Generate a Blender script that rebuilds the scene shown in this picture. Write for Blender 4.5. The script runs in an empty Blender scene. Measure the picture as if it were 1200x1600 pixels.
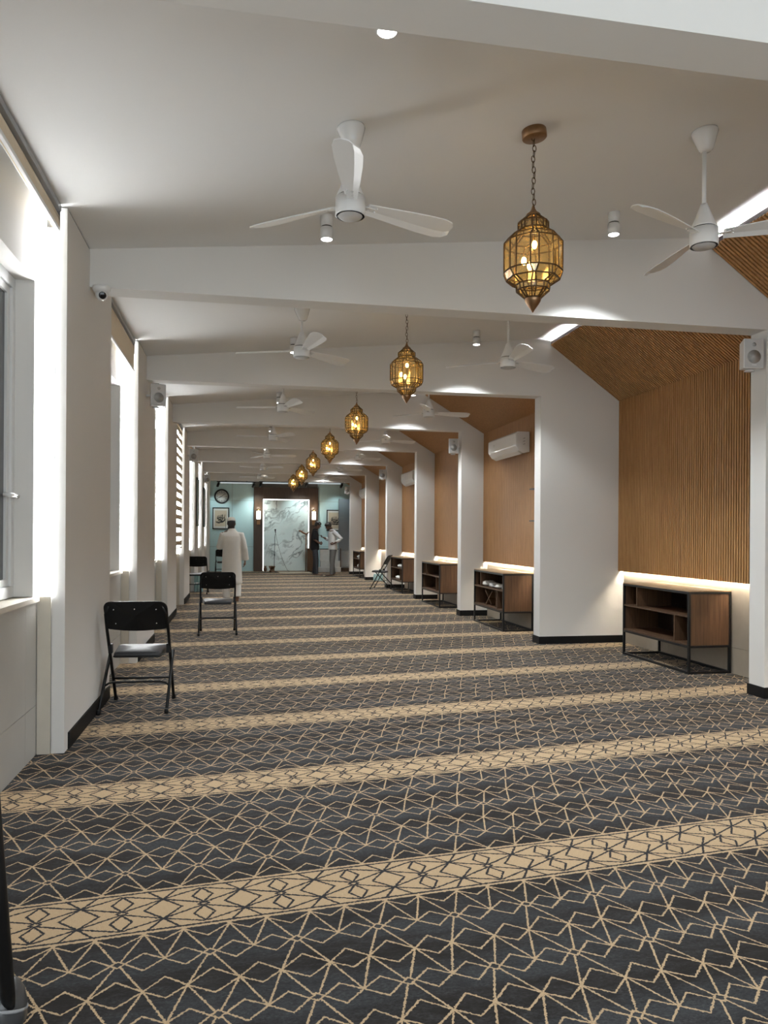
import bpy, bmesh, math, random
from mathutils import Vector, Matrix
random.seed(7)
PI = math.pi
scene = bpy.context.scene
C = scene.collection

# ------------------------------------------------------------------ camera
CAM_H = 1.4
cam_d = bpy.data.cameras.new('camera')
cam = bpy.data.objects.new('camera', cam_d)
C.objects.link(cam)
cam_d.sensor_fit = 'VERTICAL'
cam_d.sensor_height = 36.0
cam_d.lens = 1184.1 * 36.0 / 1600.0
cam_d.shift_y = 34.63 / 1600.0
cam_d.clip_start = 0.05
cam_d.clip_end = 200
YAW, ROLL = 0.18632, 0.0063
cam.matrix_world = (Matrix.Translation((0, 0, CAM_H)) @ Matrix.Rotation(-YAW, 4, 'Z')
                    @ Matrix.Rotation(PI / 2, 4, 'X') @ Matrix.Rotation(ROLL, 4, 'Z'))
scene.camera = cam

# ------------------------------------------------------------------ world, exposure
world = bpy.data.worlds.new('world')
scene.world = world
world.use_nodes = True
bg = world.node_tree.nodes['Background']
bg.inputs[0].default_value = (0.86, 0.945, 1.0, 1)
bg.inputs[1].default_value = 2.4
vs = scene.view_settings
vs.view_transform = 'Standard'
vs.look = 'None'
vs.gamma = 1.0
vs.use_curve_mapping = False
vs.exposure = 0.48
cy = scene.cycles
cy.max_bounces = 6; cy.diffuse_bounces = 4; cy.glossy_bounces = 2; cy.transmission_bounces = 4; cy.transparent_max_bounces = 12
cy.sample_clamp_indirect = 6.0; cy.use_light_tree = False

SPOT_W = 190.0        # ceiling downlights
RIDGE_E = 700.0        # LED line along the ridge
WAIN_E = 130.0        # LED line under the wood panelling
RETURN_GLOW_E = 35.0         # added glow on the niche returns, in place of daylight
LANTERN_W = 1.2
BACK_E = 0.9        # light line round the marble panel
TRACK_W = 26.0

# ------------------------------------------------------------------ layout
S, Y1, TH = 3.3828, 5.8234, 0.2023
def BY(k): return Y1 + (k - 1) * S            # near face of portal frame k
XL, XR, X2, X1R, HB = -1.094, 3.723, 3.779, 4.45, 3.187
HW = 0.832                                      # half length of the left piers
XWA, XWB = 4.86, 4.12                           # faces of the wood panelling (first bays, other bays)
XTA, XTB = 4.945, 4.20                          # tiled wall behind it
ZW = 0.935                                      # lower edge of the panelling
RA, RB = (3.90, 3.938), (3.07, 3.862)           # ridge points
EA, EB = (XWA, 3.172), (XWB, 3.158)             # eaves points
def zc(x): return 3.465 + 0.095 * (x + 1.08)
YBACK, YEND = -3.0, 28.3
XOUT = -1.26                                    # face of the window wall

# ------------------------------------------------------------------ materials
M = {}
class NT:
    def __init__(s, mat):
        mat.use_nodes = True
        s.t = mat.node_tree
        s.n, s.l = s.t.nodes, s.t.links
        s.n.clear()
    def node(s, kind, **kw):
        nd = s.n.new(kind)
        for k, v in kw.items(): setattr(nd, k, v)
        return nd
    def put(s, sock, v):
        if isinstance(v, bpy.types.NodeSocket): s.l.new(v, sock)
        elif v is not None: sock.default_value = v
    def m(s, op, a=None, b=None, c=None, clamp=False):
        nd = s.node('ShaderNodeMath', operation=op, use_clamp=clamp)
        for i, v in enumerate((a, b, c)):
            if v is not None: s.put(nd.inputs[i], v)
        return nd.outputs[0]
    def mix(s, f, a, b, blend='MIX'):
        nd = s.node('ShaderNodeMix', data_type='RGBA', blend_type=blend)
        s.put(nd.inputs[0], f); s.put(nd.inputs[6], a); s.put(nd.inputs[7], b)
        return nd.outputs[2]
    def obj_co(s):
        return s.node('ShaderNodeTexCoord').outputs['Object']
    def noise(s, vec, scale, detail=3, rough=0.5, sc=None):
        if sc:
            mp = s.node('ShaderNodeMapping'); s.put(mp.inputs[0], vec); mp.inputs['Scale'].default_value = sc
            vec = mp.outputs[0]
        nd = s.node('ShaderNodeTexNoise'); s.put(nd.inputs['Vector'], vec)
        nd.inputs['Scale'].default_value = scale; nd.inputs['Detail'].default_value = detail
        nd.inputs['Roughness'].default_value = rough
        return nd.outputs[0]
    def ramp(s, f, stops):
        nd = s.node('ShaderNodeValToRGB'); s.put(nd.inputs[0], f)
        e = nd.color_ramp.elements
        while len(e) < len(stops): e.new(0.5)
        for i, (p, c) in enumerate(stops):
            e[i].position = p; e[i].color = tuple(c) + (1,)
        return nd.outputs[0]
    def bsdf(s, color, rough=0.5, metal=0.0, bump=None, bstr=0.2, bdist=0.01, spec=0.5, emis=None, estr=0, trans=0, coat=0, sheen=0):
        b = s.node('ShaderNodeBsdfPrincipled')
        s.put(b.inputs['Base Color'], color); s.put(b.inputs['Roughness'], rough)
        b.inputs['Metallic'].default_value = metal
        b.inputs['Specular IOR Level'].default_value = spec
        b.inputs['Coat Weight'].default_value = coat
        b.inputs['Sheen Weight'].default_value = sheen
        if emis is not None:
            s.put(b.inputs['Emission Color'], emis); b.inputs['Emission Strength'].default_value = estr
        if bump is not None:
            bn = s.node('ShaderNodeBump'); bn.inputs['Strength'].default_value = bstr
            bn.inputs['Distance'].default_value = bdist
            s.put(bn.inputs['Height'], bump); s.l.new(bn.outputs[0], b.inputs['Normal'])
        return b.outputs[0]
    def out(s, sh):
        o = s.node('ShaderNodeOutputMaterial'); s.l.new(sh, o.inputs[0])
def rgba(c): return (c[0], c[1], c[2], 1)
def newmat(name):
    m = bpy.data.materials.new(name); M[name] = m
    return NT(m)
def plain(name, col, rough=0.5, metal=0, var=0.08, scale=6, bump=0.0, spec=0.5, coat=0, sheen=0, bscale=60):
    t = newmat(name); co = t.obj_co()
    n = t.noise(co, scale, 4)
    a = tuple(max(0, x * (1 - var)) for x in col); b = tuple(x * (1 + var) for x in col)
    c = t.mix(n, rgba(a), rgba(b))
    h = t.noise(co, bscale, 3) if bump else None
    t.out(t.bsdf(c, rough, metal, h, bump, 0.004, spec, coat=coat, sheen=sheen))
def emit(name, col, strength):
    t = newmat(name); e = t.node('ShaderNodeEmission')
    e.inputs[0].default_value = rgba(col); e.inputs[1].default_value = strength
    t.out(e.outputs[0])

plain('white_paint', (0.75, 0.735, 0.705), 0.75, var=0.03, scale=1.2, bump=0.05, bscale=25)
plain('ceiling_paint', (0.82, 0.82, 0.81), 0.85, var=0.02, scale=0.8, bump=0.04, bscale=15)
plain('black_skirting', (0.006, 0.006, 0.0065), 0.6, spec=0.2)
plain('shadow_gap', (0.02, 0.02, 0.02), 0.8)
plain('white_plastic', (0.78, 0.78, 0.77), 0.3, var=0.02)
plain('white_gloss', (0.82, 0.82, 0.81), 0.15, var=0.02, coat=0.3)
plain('grille_white', (0.55, 0.55, 0.54), 0.6, var=0.06, scale=300)
plain('grille_dim', (0.51, 0.51, 0.50), 0.7, var=0.06, scale=300)
plain('grey_plastic', (0.055, 0.057, 0.06), 0.28, var=0.05, coat=0.2)
plain('mid_grey', (0.32, 0.33, 0.34), 0.4, var=0.05)
plain('black_metal', (0.007, 0.007, 0.0075), 0.4, metal=0.0, var=0.2, spec=0.3)
plain('black_vinyl', (0.007, 0.007, 0.0075), 0.5, var=0.2, spec=0.25, bump=0.1, bscale=200)
plain('grey_vinyl', (0.02, 0.02, 0.022), 0.48, var=0.1, bump=0.08, bscale=160)
plain('chrome', (0.75, 0.75, 0.75), 0.15, metal=1.0)
plain('brass', (0.30, 0.18, 0.095), 0.38, metal=1.0, var=0.25, scale=40)
plain('brass_dark', (0.10, 0.06, 0.028), 0.4, metal=0.8, var=0.3, scale=60)
plain('cream_fabric', (0.72, 0.62, 0.47), 0.85, var=0.05, scale=30, bump=0.15, bscale=400)
plain('stone_cream', (0.62, 0.57, 0.48), 0.55, var=0.10, scale=9, bump=0.08, bscale=120)
plain('tile_grey', (0.50, 0.49, 0.46), 0.45, var=0.13, scale=2.2, bump=0.04, bscale=90)
plain('tile_tan', (0.40, 0.35, 0.28), 0.6, var=0.10, scale=8, bump=0.1, bscale=140)
plain('step_stone', (0.50, 0.50, 0.48), 0.35, var=0.2, scale=5)
plain('grout', (0.16, 0.15, 0.13), 0.9)
plain('frame_white', (0.72, 0.73, 0.73), 0.3, var=0.02)
plain('teal_lit_wall', (0.46, 0.63, 0.65), 0.5, var=0.06, scale=25, bump=0.05)  # teal of the track lights put into the pale panel colour
plain('grey_door', (0.15, 0.165, 0.18), 0.45, var=0.06)
plain('skin', (0.20, 0.105, 0.065), 0.5, var=0.08, scale=20)
plain('skin_backlit', (0.11, 0.058, 0.038), 0.5, var=0.08, scale=20)  # skin darkened in colour for the men standing against the light
plain('hair_black', (0.008, 0.007, 0.007), 0.55, var=0.3, scale=80, bump=0.4, bscale=180)
plain('cloth_white', (0.72, 0.70, 0.65), 0.85, var=0.04, scale=14, bump=0.25, bscale=16, sheen=0.1)
plain('cloth_black', (0.004, 0.004, 0.0045), 0.95, var=0.2, bump=0.25, bscale=16)
plain('cloth_slate', (0.030, 0.031, 0.036), 0.9, var=0.2, scale=20, bump=0.3, bscale=20)
plain('cloth_shirt', (0.50, 0.50, 0.49), 0.85, var=0.08, scale=20, bump=0.3, bscale=18)
plain('cloth_trouser', (0.11, 0.106, 0.10), 0.9, var=0.12, scale=20, bump=0.3, bscale=18)
plain('paper_white', (0.70, 0.69, 0.66), 0.8, var=0.06, scale=30, bump=0.3, bscale=50)
plain('paper_buff', (0.60, 0.50, 0.38), 0.8, var=0.05)
plain('ink_black', (0.01, 0.01, 0.01), 0.6)
plain('wood_rest', (0.16, 0.09, 0.045), 0.5, var=0.2, scale=20)
plain('wood_red', (0.16, 0.07, 0.03), 0.4, var=0.2, scale=14)
plain('screen_dark', (0.01, 0.01, 0.012), 0.1)
plain('clay', (0.12, 0.06, 0.035), 0.5)
plain('rug', (0.42, 0.37, 0.30), 0.95, var=0.35, scale=14, bump=0.3, bscale=90)
emit('led_neutral', (0.96, 0.98, 1.0), RIDGE_E)
emit('led_warm', (1.0, 0.87, 0.68), WAIN_E)
emit('led_back', (0.95, 1.0, 1.0), BACK_E * 4)
emit('added_glow', (0.97, 0.99, 1.0), RETURN_GLOW_E)
emit('lens_glow', (1.0, 0.99, 0.96), 14)
emit('bulb_glow', (1.0, 0.72, 0.30), 30)
emit('sconce_glow', (0.92, 1.0, 1.0), 3.2)
emit('tube_glow', (0.88, 0.97, 1.0), 0.35)
for _n in ('lens_glow', 'bulb_glow', 'sconce_glow', 'tube_glow'):
    M[_n].cycles.emission_sampling = 'NONE'      # their lamps light the room

def wood(name, dark, light, scale_axis, rough=0.45, sc=14):
    t = newmat(name); co = t.obj_co()
    g = t.noise(co, sc, 5, 0.6, scale_axis)
    g2 = t.noise(co, 2.0, 2, 0.5)
    c = t.ramp(g, [(0.3, dark), (0.7, light)])
    c = t.mix(t.m('MULTIPLY', g2, 0.35), c, rgba(tuple(x * 0.7 for x in light)))
    t.out(t.bsdf(c, rough, 0, g, 0.08, 0.003, 0.25))
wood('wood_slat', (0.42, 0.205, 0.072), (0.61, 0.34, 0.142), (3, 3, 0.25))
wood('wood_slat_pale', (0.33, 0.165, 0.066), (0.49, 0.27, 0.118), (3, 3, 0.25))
wood('wood_back', (0.012, 0.005, 0.002), (0.02, 0.009, 0.004), (3, 3, 0.3))
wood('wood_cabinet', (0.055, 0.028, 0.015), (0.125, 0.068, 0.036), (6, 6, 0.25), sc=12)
wood('wood_cabinet_shaded', (0.012, 0.007, 0.0045), (0.026, 0.015, 0.009), (6, 6, 0.25), sc=12)  # cabinet wood darkened to paint in the shade of the interior
wood('wood_top', (0.34, 0.22, 0.12), (0.46, 0.32, 0.19), (3, 0.4, 3), 0.3, 10)
wood('wood_portal', (0.050, 0.030, 0.020), (0.085, 0.052, 0.034), (4, 4, 0.3), 0.3, 10)

def glass_dark():
    t = newmat('dark_glass'); co = t.obj_co()
    n = t.noise(co, 1.5, 2)
    c = t.mix(n, (0.02, 0.021, 0.024, 1), (0.035, 0.037, 0.04, 1))
    t.out(t.bsdf(c, 0.06, 0, spec=0.6))
glass_dark()
def glass_amber():
    t = newmat('amber_glass'); co = t.obj_co()
    n = t.noise(co, 55, 3)
    tint = t.mix(n, (0.93, 0.82, 0.55, 1), (1.0, 0.97, 0.86, 1))
    tr = t.node('ShaderNodeBsdfTransparent'); t.put(tr.inputs[0], tint)
    df = t.node('ShaderNodeBsdfTranslucent'); t.put(df.inputs[0], (0.85, 0.62, 0.28, 1))
    gl = t.node('ShaderNodeBsdfGlossy'); gl.inputs['Roughness'].default_value = 0.12
    gl.inputs[0].default_value = (1, 0.95, 0.85, 1)
    m1 = t.node('ShaderNodeMixShader'); m1.inputs[0].default_value = 0.035
    t.l.new(tr.outputs[0], m1.inputs[1]); t.l.new(df.outputs[0], m1.inputs[2])
    m2 = t.node('ShaderNodeMixShader'); m2.inputs[0].default_value = 0.12
    t.l.new(m1.outputs[0], m2.inputs[1]); t.l.new(gl.outputs[0], m2.inputs[2])
    t.out(m2.outputs[0])
glass_amber()
def bottle_mat():
    t = newmat('bottle_plastic')
    tr = t.node('ShaderNodeBsdfTransparent'); tr.inputs[0].default_value = (0.75, 0.93, 0.93, 1)
    pr = t.node('ShaderNodeBsdfPrincipled'); pr.inputs['Base Color'].default_value = (0.55, 0.75, 0.76, 1)
    pr.inputs['Roughness'].default_value = 0.15
    m = t.node('ShaderNodeMixShader'); m.inputs[0].default_value = 0.6
    t.l.new(tr.outputs[0], m.inputs[1]); t.l.new(pr.outputs[0], m.inputs[2]); t.out(m.outputs[0])
bottle_mat()
def marble():
    t = newmat('marble'); co = t.obj_co()
    mp = t.node('ShaderNodeMapping'); t.put(mp.inputs[0], co); mp.inputs['Rotation'].default_value = (0, 0.7, 0)
    d = t.node('ShaderNodeTexNoise'); t.put(d.inputs[0], mp.outputs[0]); d.inputs['Scale'].default_value = 1.3; d.inputs['Detail'].default_value = 6
    vm = t.node('ShaderNodeVectorMath', operation='MULTIPLY_ADD')
    t.put(vm.inputs[0], d.outputs['Color']); vm.inputs[1].default_value = (1.1, 1.1, 1.1); t.put(vm.inputs[2], mp.outputs[0])
    n = t.noise(vm.outputs[0], 1.1, 5, 0.55, (0.7, 1, 2.2))
    v = t.m('ABSOLUTE', t.m('SUBTRACT', n, 0.5))
    patch = t.noise(co, 0.9, 2)
    vein = t.m('MULTIPLY', t.ramp(v, [(0.0, (1, 1, 1)), (0.045, (0, 0, 0))]), t.ramp(patch, [(0.36, (0, 0, 0)), (0.58, (1, 1, 1))]))
    base = t.mix(t.ramp(n, [(0.3, (0, 0, 0)), (0.7, (1, 1, 1))]), (0.60, 0.71, 0.70, 1), (0.74, 0.79, 0.78, 1))  # teal light cast mixed into the white marble base
    c = t.mix(t.m('MULTIPLY', vein, 0.85), base, (0.10, 0.12, 0.125, 1))
    t.out(t.bsdf(c, 0.25))
marble()

# ---- carpet: woven pattern computed from the floor's own coordinates
def carpet():
    t = newmat('carpet')
    co = t.node('ShaderNodeTexCoord').outputs['Object']
    sp = t.node('ShaderNodeSeparateXYZ'); t.l.new(co, sp.inputs[0])
    th = math.radians(6.2); c, s_ = math.cos(th), math.sin(th)
    X, Y = sp.outputs[0], sp.outputs[1]
    u = t.m('MULTIPLY_ADD', Y, s_, t.m('MULTIPLY', X, c))
    v = t.m('MULTIPLY_ADD', Y, c, t.m('MULTIPLY', X, -s_))
    wob = t.node('ShaderNodeTexNoise'); t.put(wob.inputs['Vector'], co)
    wob.inputs['Scale'].default_value = 130; wob.inputs['Detail'].default_value = 1
    ws = t.node('ShaderNodeSeparateColor'); t.l.new(wob.outputs['Color'], ws.inputs[0])
    u = t.m('MULTIPLY_ADD', t.m('SUBTRACT', ws.outputs[0], 0.5), 0.012, u)
    v = t.m('MULTIPLY_ADD', t.m('SUBTRACT', ws.outputs[1], 0.5), 0.012, v)
    PU, PV, U0, V0 = 0.293, 0.345, 0.481, 2.9385
    a = t.m('PINGPONG', t.m('SUBTRACT', u, U0), PU / 2)
    b = t.m('WRAP', t.m('SUBTRACT', v, V0), PV / 2, -PV / 2)
    rs = t.m('WRAP', t.m('SUBTRACT', v, V0), 2 * PV, -2 * PV)
    cc = t.m('ABSOLUTE', rs)
    def seg(px, py, A, B):
        bx, by = B[0] - A[0], B[1] - A[1]; L2 = bx * bx + by * by
        dx = t.m('SUBTRACT', px, A[0]); dy = t.m('SUBTRACT', py, A[1])
        h = t.m('MULTIPLY_ADD', dy, by / L2, t.m('MULTIPLY', dx, bx / L2), clamp=True)
        ex = t.m('MULTIPLY_ADD', h, -bx, dx); ey = t.m('MULTIPLY_ADD', h, -by, dy)
        return t.m('MULTIPLY_ADD', ex, ex, t.m('MULTIPLY', ey, ey))
    H, q = PU / 2, PV / 2
    field = [((.022, 0), (0, .019)), ((.022, 0), (0, -.019)), ((.008, .013), (.08, q)), ((.008, -.013), (.08, -q)),
             ((H, 0), (.08, q)),
             ((.022, 0), (.08, .050)), ((.08, .050), (H, 0)), ((.022, 0), (.08, -.054)), ((.08, -.054), (H, 0)),
             ((.08, q), (0, q - .063)), ((.08, -q), (0, -q + .073)), ((.08, q), (H, q - .05)), ((.08, -q), (H, -q + .065))]
    band = [((0, .013), (.020, 0)), ((0, .014), (.038, .070)), ((.038, .070), (0, .128)),
            ((H - .068, 0), (H, .075)), ((H, .075), (.012, .014)), ((H, .075), (.008, .130)), ((H, .075), (.092, .147))]
    def dmin(px, py, segs):
        r = None
        for A, B in segs:
            d = seg(px, py, A, B); r = d if r is None else t.m('MINIMUM', r, d)
        return t.m('SQRT', r)
    fl = t.m('LESS_THAN', dmin(a, b, field), 0.0034)
    bl = t.m('LESS_THAN', dmin(a, cc, band), 0.0046)
    edge = t.m('LESS_THAN', t.m('ABSOLUTE', t.m('SUBTRACT', cc, 0.148)), 0.0052)
    dark_in = t.m('MAXIMUM', bl, edge)
    inband = t.m('LESS_THAN', cc, 0.167)
    # colours
    big = t.noise(co, 1.0, 4, 0.6, (1.1, 4.5, 1))
    fine = t.noise(co, 75, 4, 0.75, (1, 1.7, 1))
    fleck = t.noise(co, 14, 4, 0.7, (1, 2.4, 1))
    pile = t.noise(co, 420, 2, 0.6)
    rows = t.m('COSINE', t.m('MULTIPLY', t.m('SUBTRACT', v, V0), 2 * PI / PV))
    f1 = t.m('MULTIPLY_ADD', rows, 0.12, big)
    ground = t.ramp(f1, [(0.36, (0.0085, 0.0056, 0.0042)), (0.47, (0.0105, 0.0080, 0.0072)), (0.54, (0.0135, 0.0137, 0.0150)), (0.68, (0.022, 0.0235, 0.026))])
    lift = t.m('MULTIPLY', t.m('SUBTRACT', fine, 0.40), 4.5, clamp=True)
    lift = t.m('MULTIPLY', lift, t.m('MULTIPLY', t.m('SUBTRACT', t.m('MULTIPLY_ADD', fleck, 0.6, t.m('MULTIPLY', f1, 0.5)), 0.44), 5.0, clamp=True))
    ground = t.mix(t.m('MULTIPLY', lift, 0.85), ground, (0.058, 0.061, 0.065, 1))
    tan = t.mix(fine, (0.36, 0.245, 0.135, 1), (0.60, 0.445, 0.275, 1))
    darkl = (0.014, 0.014, 0.017, 1)
    fcol = t.mix(fl, ground, tan)
    bcol = t.mix(dark_in, tan, darkl)
    col = t.mix(inband, fcol, bcol)
    pv = t.m('MULTIPLY_ADD', pile, 2.0, 0.0)
    col = t.mix(1.0, col, pv, 'MULTIPLY')
    t.out(t.bsdf(col, 0.95, 0, pile, 0.5, 0.004, 0.15, sheen=0.08))
carpet()

# calligraphy print for the framed pictures is built as curves (flat ink), see below

# ------------------------------------------------------------------ mesh helpers
class MB:
    def __init__(s): s.v, s.f, s.sm = [], [], []
    def add(s, vs_, fs, smooth=False):
        o = len(s.v); s.v += [tuple(p) for p in vs_]
        for f in fs:
            s.f.append(tuple(i + o for i in f)); s.sm.append(smooth)
        return s
    def box(s, x0, x1, y0, y1, z0, z1):
        v = [(x, y, z) for z in (z0, z1) for y in (y0, y1) for x in (x0, x1)]
        return s.add(v, [(0, 2, 3, 1), (4, 5, 7, 6), (0, 1, 5, 4), (1, 3, 7, 5), (3, 2, 6, 7), (2, 0, 4, 6)])
    def prism_y(s, poly, y0, y1):
        n = len(poly)
        v = [(x, y0, z) for x, z in poly] + [(x, y1, z) for x, z in poly]
        f = [tuple(range(n)), tuple(range(2 * n - 1, n - 1, -1))]
        f += [((i + 1) % n, i, n + i, n + (i + 1) % n) for i in range(n)]
        return s.add(v, f)
    def lathe(s, prof, n=24, c=(0, 0, 0), smooth=True, axis='Z'):
        v, f = [], []
        for r, z in prof:
            for i in range(n):
                a = 2 * PI * i / n
                p = (r * math.cos(a), r * math.sin(a), z)
                if axis == 'Y': p = (p[0], p[2], p[1])
                if axis == 'X': p = (p[2], p[0], p[1])
                v.append((p[0] + c[0], p[1] + c[1], p[2] + c[2]))
        m = len(prof)
        for j in range(m - 1):
            for i in range(n):
                k = (i + 1) % n
                f.append((j * n + i, j * n + k, (j + 1) * n + k, (j + 1) * n + i))
        f.append(tuple(range(n - 1, -1, -1))); f.append(tuple((m - 1) * n + i for i in range(n)))
        return s.add(v, f, smooth)
    def tube(s, path, r, n=8, smooth=True, flat=1.0, up=None):
        P = [Vector(p) for p in path]
        R = r if isinstance(r, (list, tuple)) else [r] * len(P)
        v, f = [], []
        d0 = (P[1] - P[0]).normalized()
        ref = Vector(up) if up else (Vector((0, 0, 1)) if abs(d0.z) < 0.9 else Vector((0, 1, 0)))
        nx = d0.cross(ref).normalized(); ny = nx.cross(d0).normalized()
        for i, p in enumerate(P):
            d = (P[min(i + 1, len(P) - 1)] - P[max(i - 1, 0)]).normalized()
            nx = (nx - d * nx.dot(d)).normalized(); ny = d.cross(nx)
            for k in range(n):
                a = 2 * PI * k / n + PI / n
                v.append(p + nx * (R[i] * math.cos(a)) + ny * (R[i] * flat * math.sin(a)))
        for j in range(len(P) - 1):
            for k in range(n):
                k2 = (k + 1) % n
                f.append((j * n + k, j * n + k2, (j + 1) * n + k2, (j + 1) * n + k))
        f.append(tuple(range(n - 1, -1, -1))); f.append(tuple((len(P) - 1) * n + i for i in range(n)))
        return s.add(v, f, smooth)
    def loft(s, rings, n=20, smooth=True):
        """rings: (cx, cy, cz, rx, ry)"""
        v, f = [], []
        for cx, cy, cz, rx, ry in rings:
            for i in range(n):
                a = 2 * PI * i / n
                v.append((cx + rx * math.cos(a), cy + ry * math.sin(a), cz))
        for j in range(len(rings) - 1):
            for i in range(n):
                k = (i + 1) % n
                f.append((j * n + i, j * n + k, (j + 1) * n + k, (j + 1) * n + i))
        f.append(tuple(range(n - 1, -1, -1))); f.append(tuple((len(rings) - 1) * n + i for i in range(n)))
        return s.add(v, f, smooth)
    def ball(s, c, r, n=14, m=9):
        rx, ry, rz = r if isinstance(r, (tuple, list)) else (r, r, r)
        rings = []
        for j in range(m + 1):
            t_ = -PI / 2 + PI * j / m
            q = max(math.cos(t_), 0.02)
            rings.append((c[0], c[1], c[2] + rz * math.sin(t_), rx * q, ry * q))
        return s.loft(rings, n)
    def xf(s, mtx):
        s.v = [tuple(mtx @ Vector(p)) for p in s.v]; return s
    def build(s, name, mat, parent=None, bevel=0, mods=None):
        me = bpy.data.meshes.new(name)
        me.from_pydata(s.v, [], s.f)
        me.polygons.foreach_set('use_smooth', s.sm)
        bm = bmesh.new(); bm.from_mesh(me)
        bmesh.ops.recalc_face_normals(bm, faces=bm.faces)
        bm.to_mesh(me); bm.free()
        me.materials.append(M[mat] if isinstance(mat, str) else mat)
        o = bpy.data.objects.new(name, me); C.objects.link(o)
        if parent is not None: o.parent = parent
        if bevel:
            b = o.modifiers.new('bevel', 'BEVEL'); b.width = bevel; b.segments = 2; b.limit_method = 'ANGLE'
        return o
def thing(name, label, cat, loc=(0, 0, 0), rotz=0.0, group=None):
    o = bpy.data.objects.new(name, None); C.objects.link(o)
    o.empty_display_size = 0.1
    o.location = loc; o.rotation_euler = (0, 0, rotz)
    o['label'] = label; o['category'] = cat
    if group: o['group'] = group
    return o
def tag(o, label, cat, group=None):
    o['label'] = label; o['category'] = cat
    if group: o['group'] = group
    return o
def struct(o, label=None):
    o['kind'] = 'structure'
    if label: o['label'] = label
    return o
def dup(root, loc=None, rotz=None, label=None, group=None):
    r = root.copy(); C.objects.link(r)
    if loc is not None: r.location = loc
    if rotz is not None: r.rotation_euler = (0, 0, rotz)
    if label: r['label'] = label
    if group: r['group'] = group
    for ch in list(root.children):
        c = ch.copy(); C.objects.link(c); c.parent = r
        for g in list(ch.children):
            d = g.copy(); C.objects.link(d); d.parent = c
    return r
def light(name, kind, loc, energy, color, parent=None, rot=None, **kw):
    d = bpy.data.lights.new(name, kind); d.energy = energy; d.color = color
    for k, v in kw.items(): setattr(d, k, v)
    o = bpy.data.objects.new(name, d); C.objects.link(o); o.location = loc
    if rot: o.rotation_euler = rot
    if parent is not None: o.parent = parent
    return o
ORD = ['first', 'second', 'third', 'fourth', 'fifth', 'sixth', 'seventh', 'eighth']
BAY = ['nearest bay', 'second bay from the camera', 'third bay from the camera', 'fourth bay from the camera',
       'fifth bay from the camera', 'sixth bay from the camera', 'farthest lantern bay', 'bay before the end wall']

# ------------------------------------------------------------------ the setting
b = MB(); b.box(-1.75, 5.2, YBACK, YEND + 0.1, -0.12, 0.0)
struct(b.build('floor', 'carpet'), 'charcoal carpet with tan diamond lines and tan prayer bands')

# ceiling: white slope rising from the windows to the ridge
b = MB()
ysp = BY(2) + TH / 2
b.prism_y([(-1.75, zc(-1.75)), (RA[0] + .14, zc(RA[0] + .14)), (RA[0] + .14, RA[1] + .16), (-1.75, zc(-1.75) + .2)], YBACK, ysp)
b.prism_y([(-1.75, zc(-1.75)), (RB[0] + .14, zc(RB[0] + .14)), (RB[0] + .14, RB[1] + .16), (-1.75, zc(-1.75) + .2)], ysp, YEND + 0.1)
struct(b.build('ceiling', 'ceiling_paint'), 'sloping white plaster ceiling between the portal frames')

# right wall: tiles behind, wood slats in front and up the slope
wr = MB()
wr.box(XTA + .012, XTA + .2, YBACK, ysp, 0, 4.3)
wr.box(XTB + .012, XTB + .2, ysp, YEND + 0.1, 0, 4.3)
wall_right = struct(wr.build('wall_right', 'grout'), 'right wall with wood slat panelling above pale stone tiles')
def slats(kind, k, xw, ridge, eave, y0, y1):
    pitch = 0.040
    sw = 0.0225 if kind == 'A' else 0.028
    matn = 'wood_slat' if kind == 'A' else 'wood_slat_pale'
    bk = MB()
    rt = ridge[1] - .075
    bk.prism_y([(xw + .016, ZW), (xw + .016, eave[1]), (xw + .045, eave[1] + .02), (xw + .045, ZW)], y0, y1)
    bk.prism_y([(xw + .016, eave[1]), (ridge[0] + .012, rt), (ridge[0] + .012, rt + .030), (xw + .045, eave[1] + .02)], y0, y1)
    bk.box(ridge[0] + .010, ridge[0] + .03, y0, y1, rt, rt + .040)
    bo = bk.build('panel_backing', 'wood_back', wall_right)
    n = int((y1 - y0) / pitch)
    p = (y1 - y0) / n
    sl = MB()
    dx, dz = ridge[0] - eave[0], rt - eave[1]; L = math.hypot(dx, dz); dx /= L; dz /= L
    nx, nz = -dz, dx            # towards the room
    if nz > 0: nx, nz = -nx, -nz
    for i in range(n):
        ya = y0 + (i + .5) * p - sw / 2; yb = ya + sw
        sl.box(xw, xw + .016, ya, yb, ZW, eave[1])
        e0 = (eave[0] + .016, eave[1]); r0 = (ridge[0] + .012, rt)
        sl.prism_y([(e0[0], e0[1]), (r0[0], r0[1]), (r0[0] + nx * .015, r0[1] + nz * .015), (e0[0] + nx * .015, e0[1] + nz * .015)], ya, yb)
    so = sl.build('slat', matn, wall_right); so['kind'] = 'stuff'
    # LED lines: one at the ridge, one behind the lower edge of the panelling
    ld = MB(); ld.box(ridge[0] + .055, ridge[0] + .070, y0 + .03, y1 - .03, zc(ridge[0]) - .054, zc(ridge[0]) - .038)
    ld.build('ridge_led_strip', 'led_neutral', wall_right)
    ld = MB(); ld.box(xw + .054, xw + .066, y0 + .004, y1 - .004, ZW + .020, ZW + .028)
    ld.build('panel_led_strip', 'led_warm', wall_right)
def tiles_right(xt, y0, y1):
    rows = [(0.0, 0.262), (0.266, 1.0)]
    n = 3
    for z0, z1 in rows:
        for i in range(n):
            a = y0 + (y1 - y0) * i / n + .002; c_ = y0 + (y1 - y0) * (i + 1) / n - .002
            MB().box(xt, xt + .012, a, c_, z0, z1).build('tile', 'tile_tan', wall_right)
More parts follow.
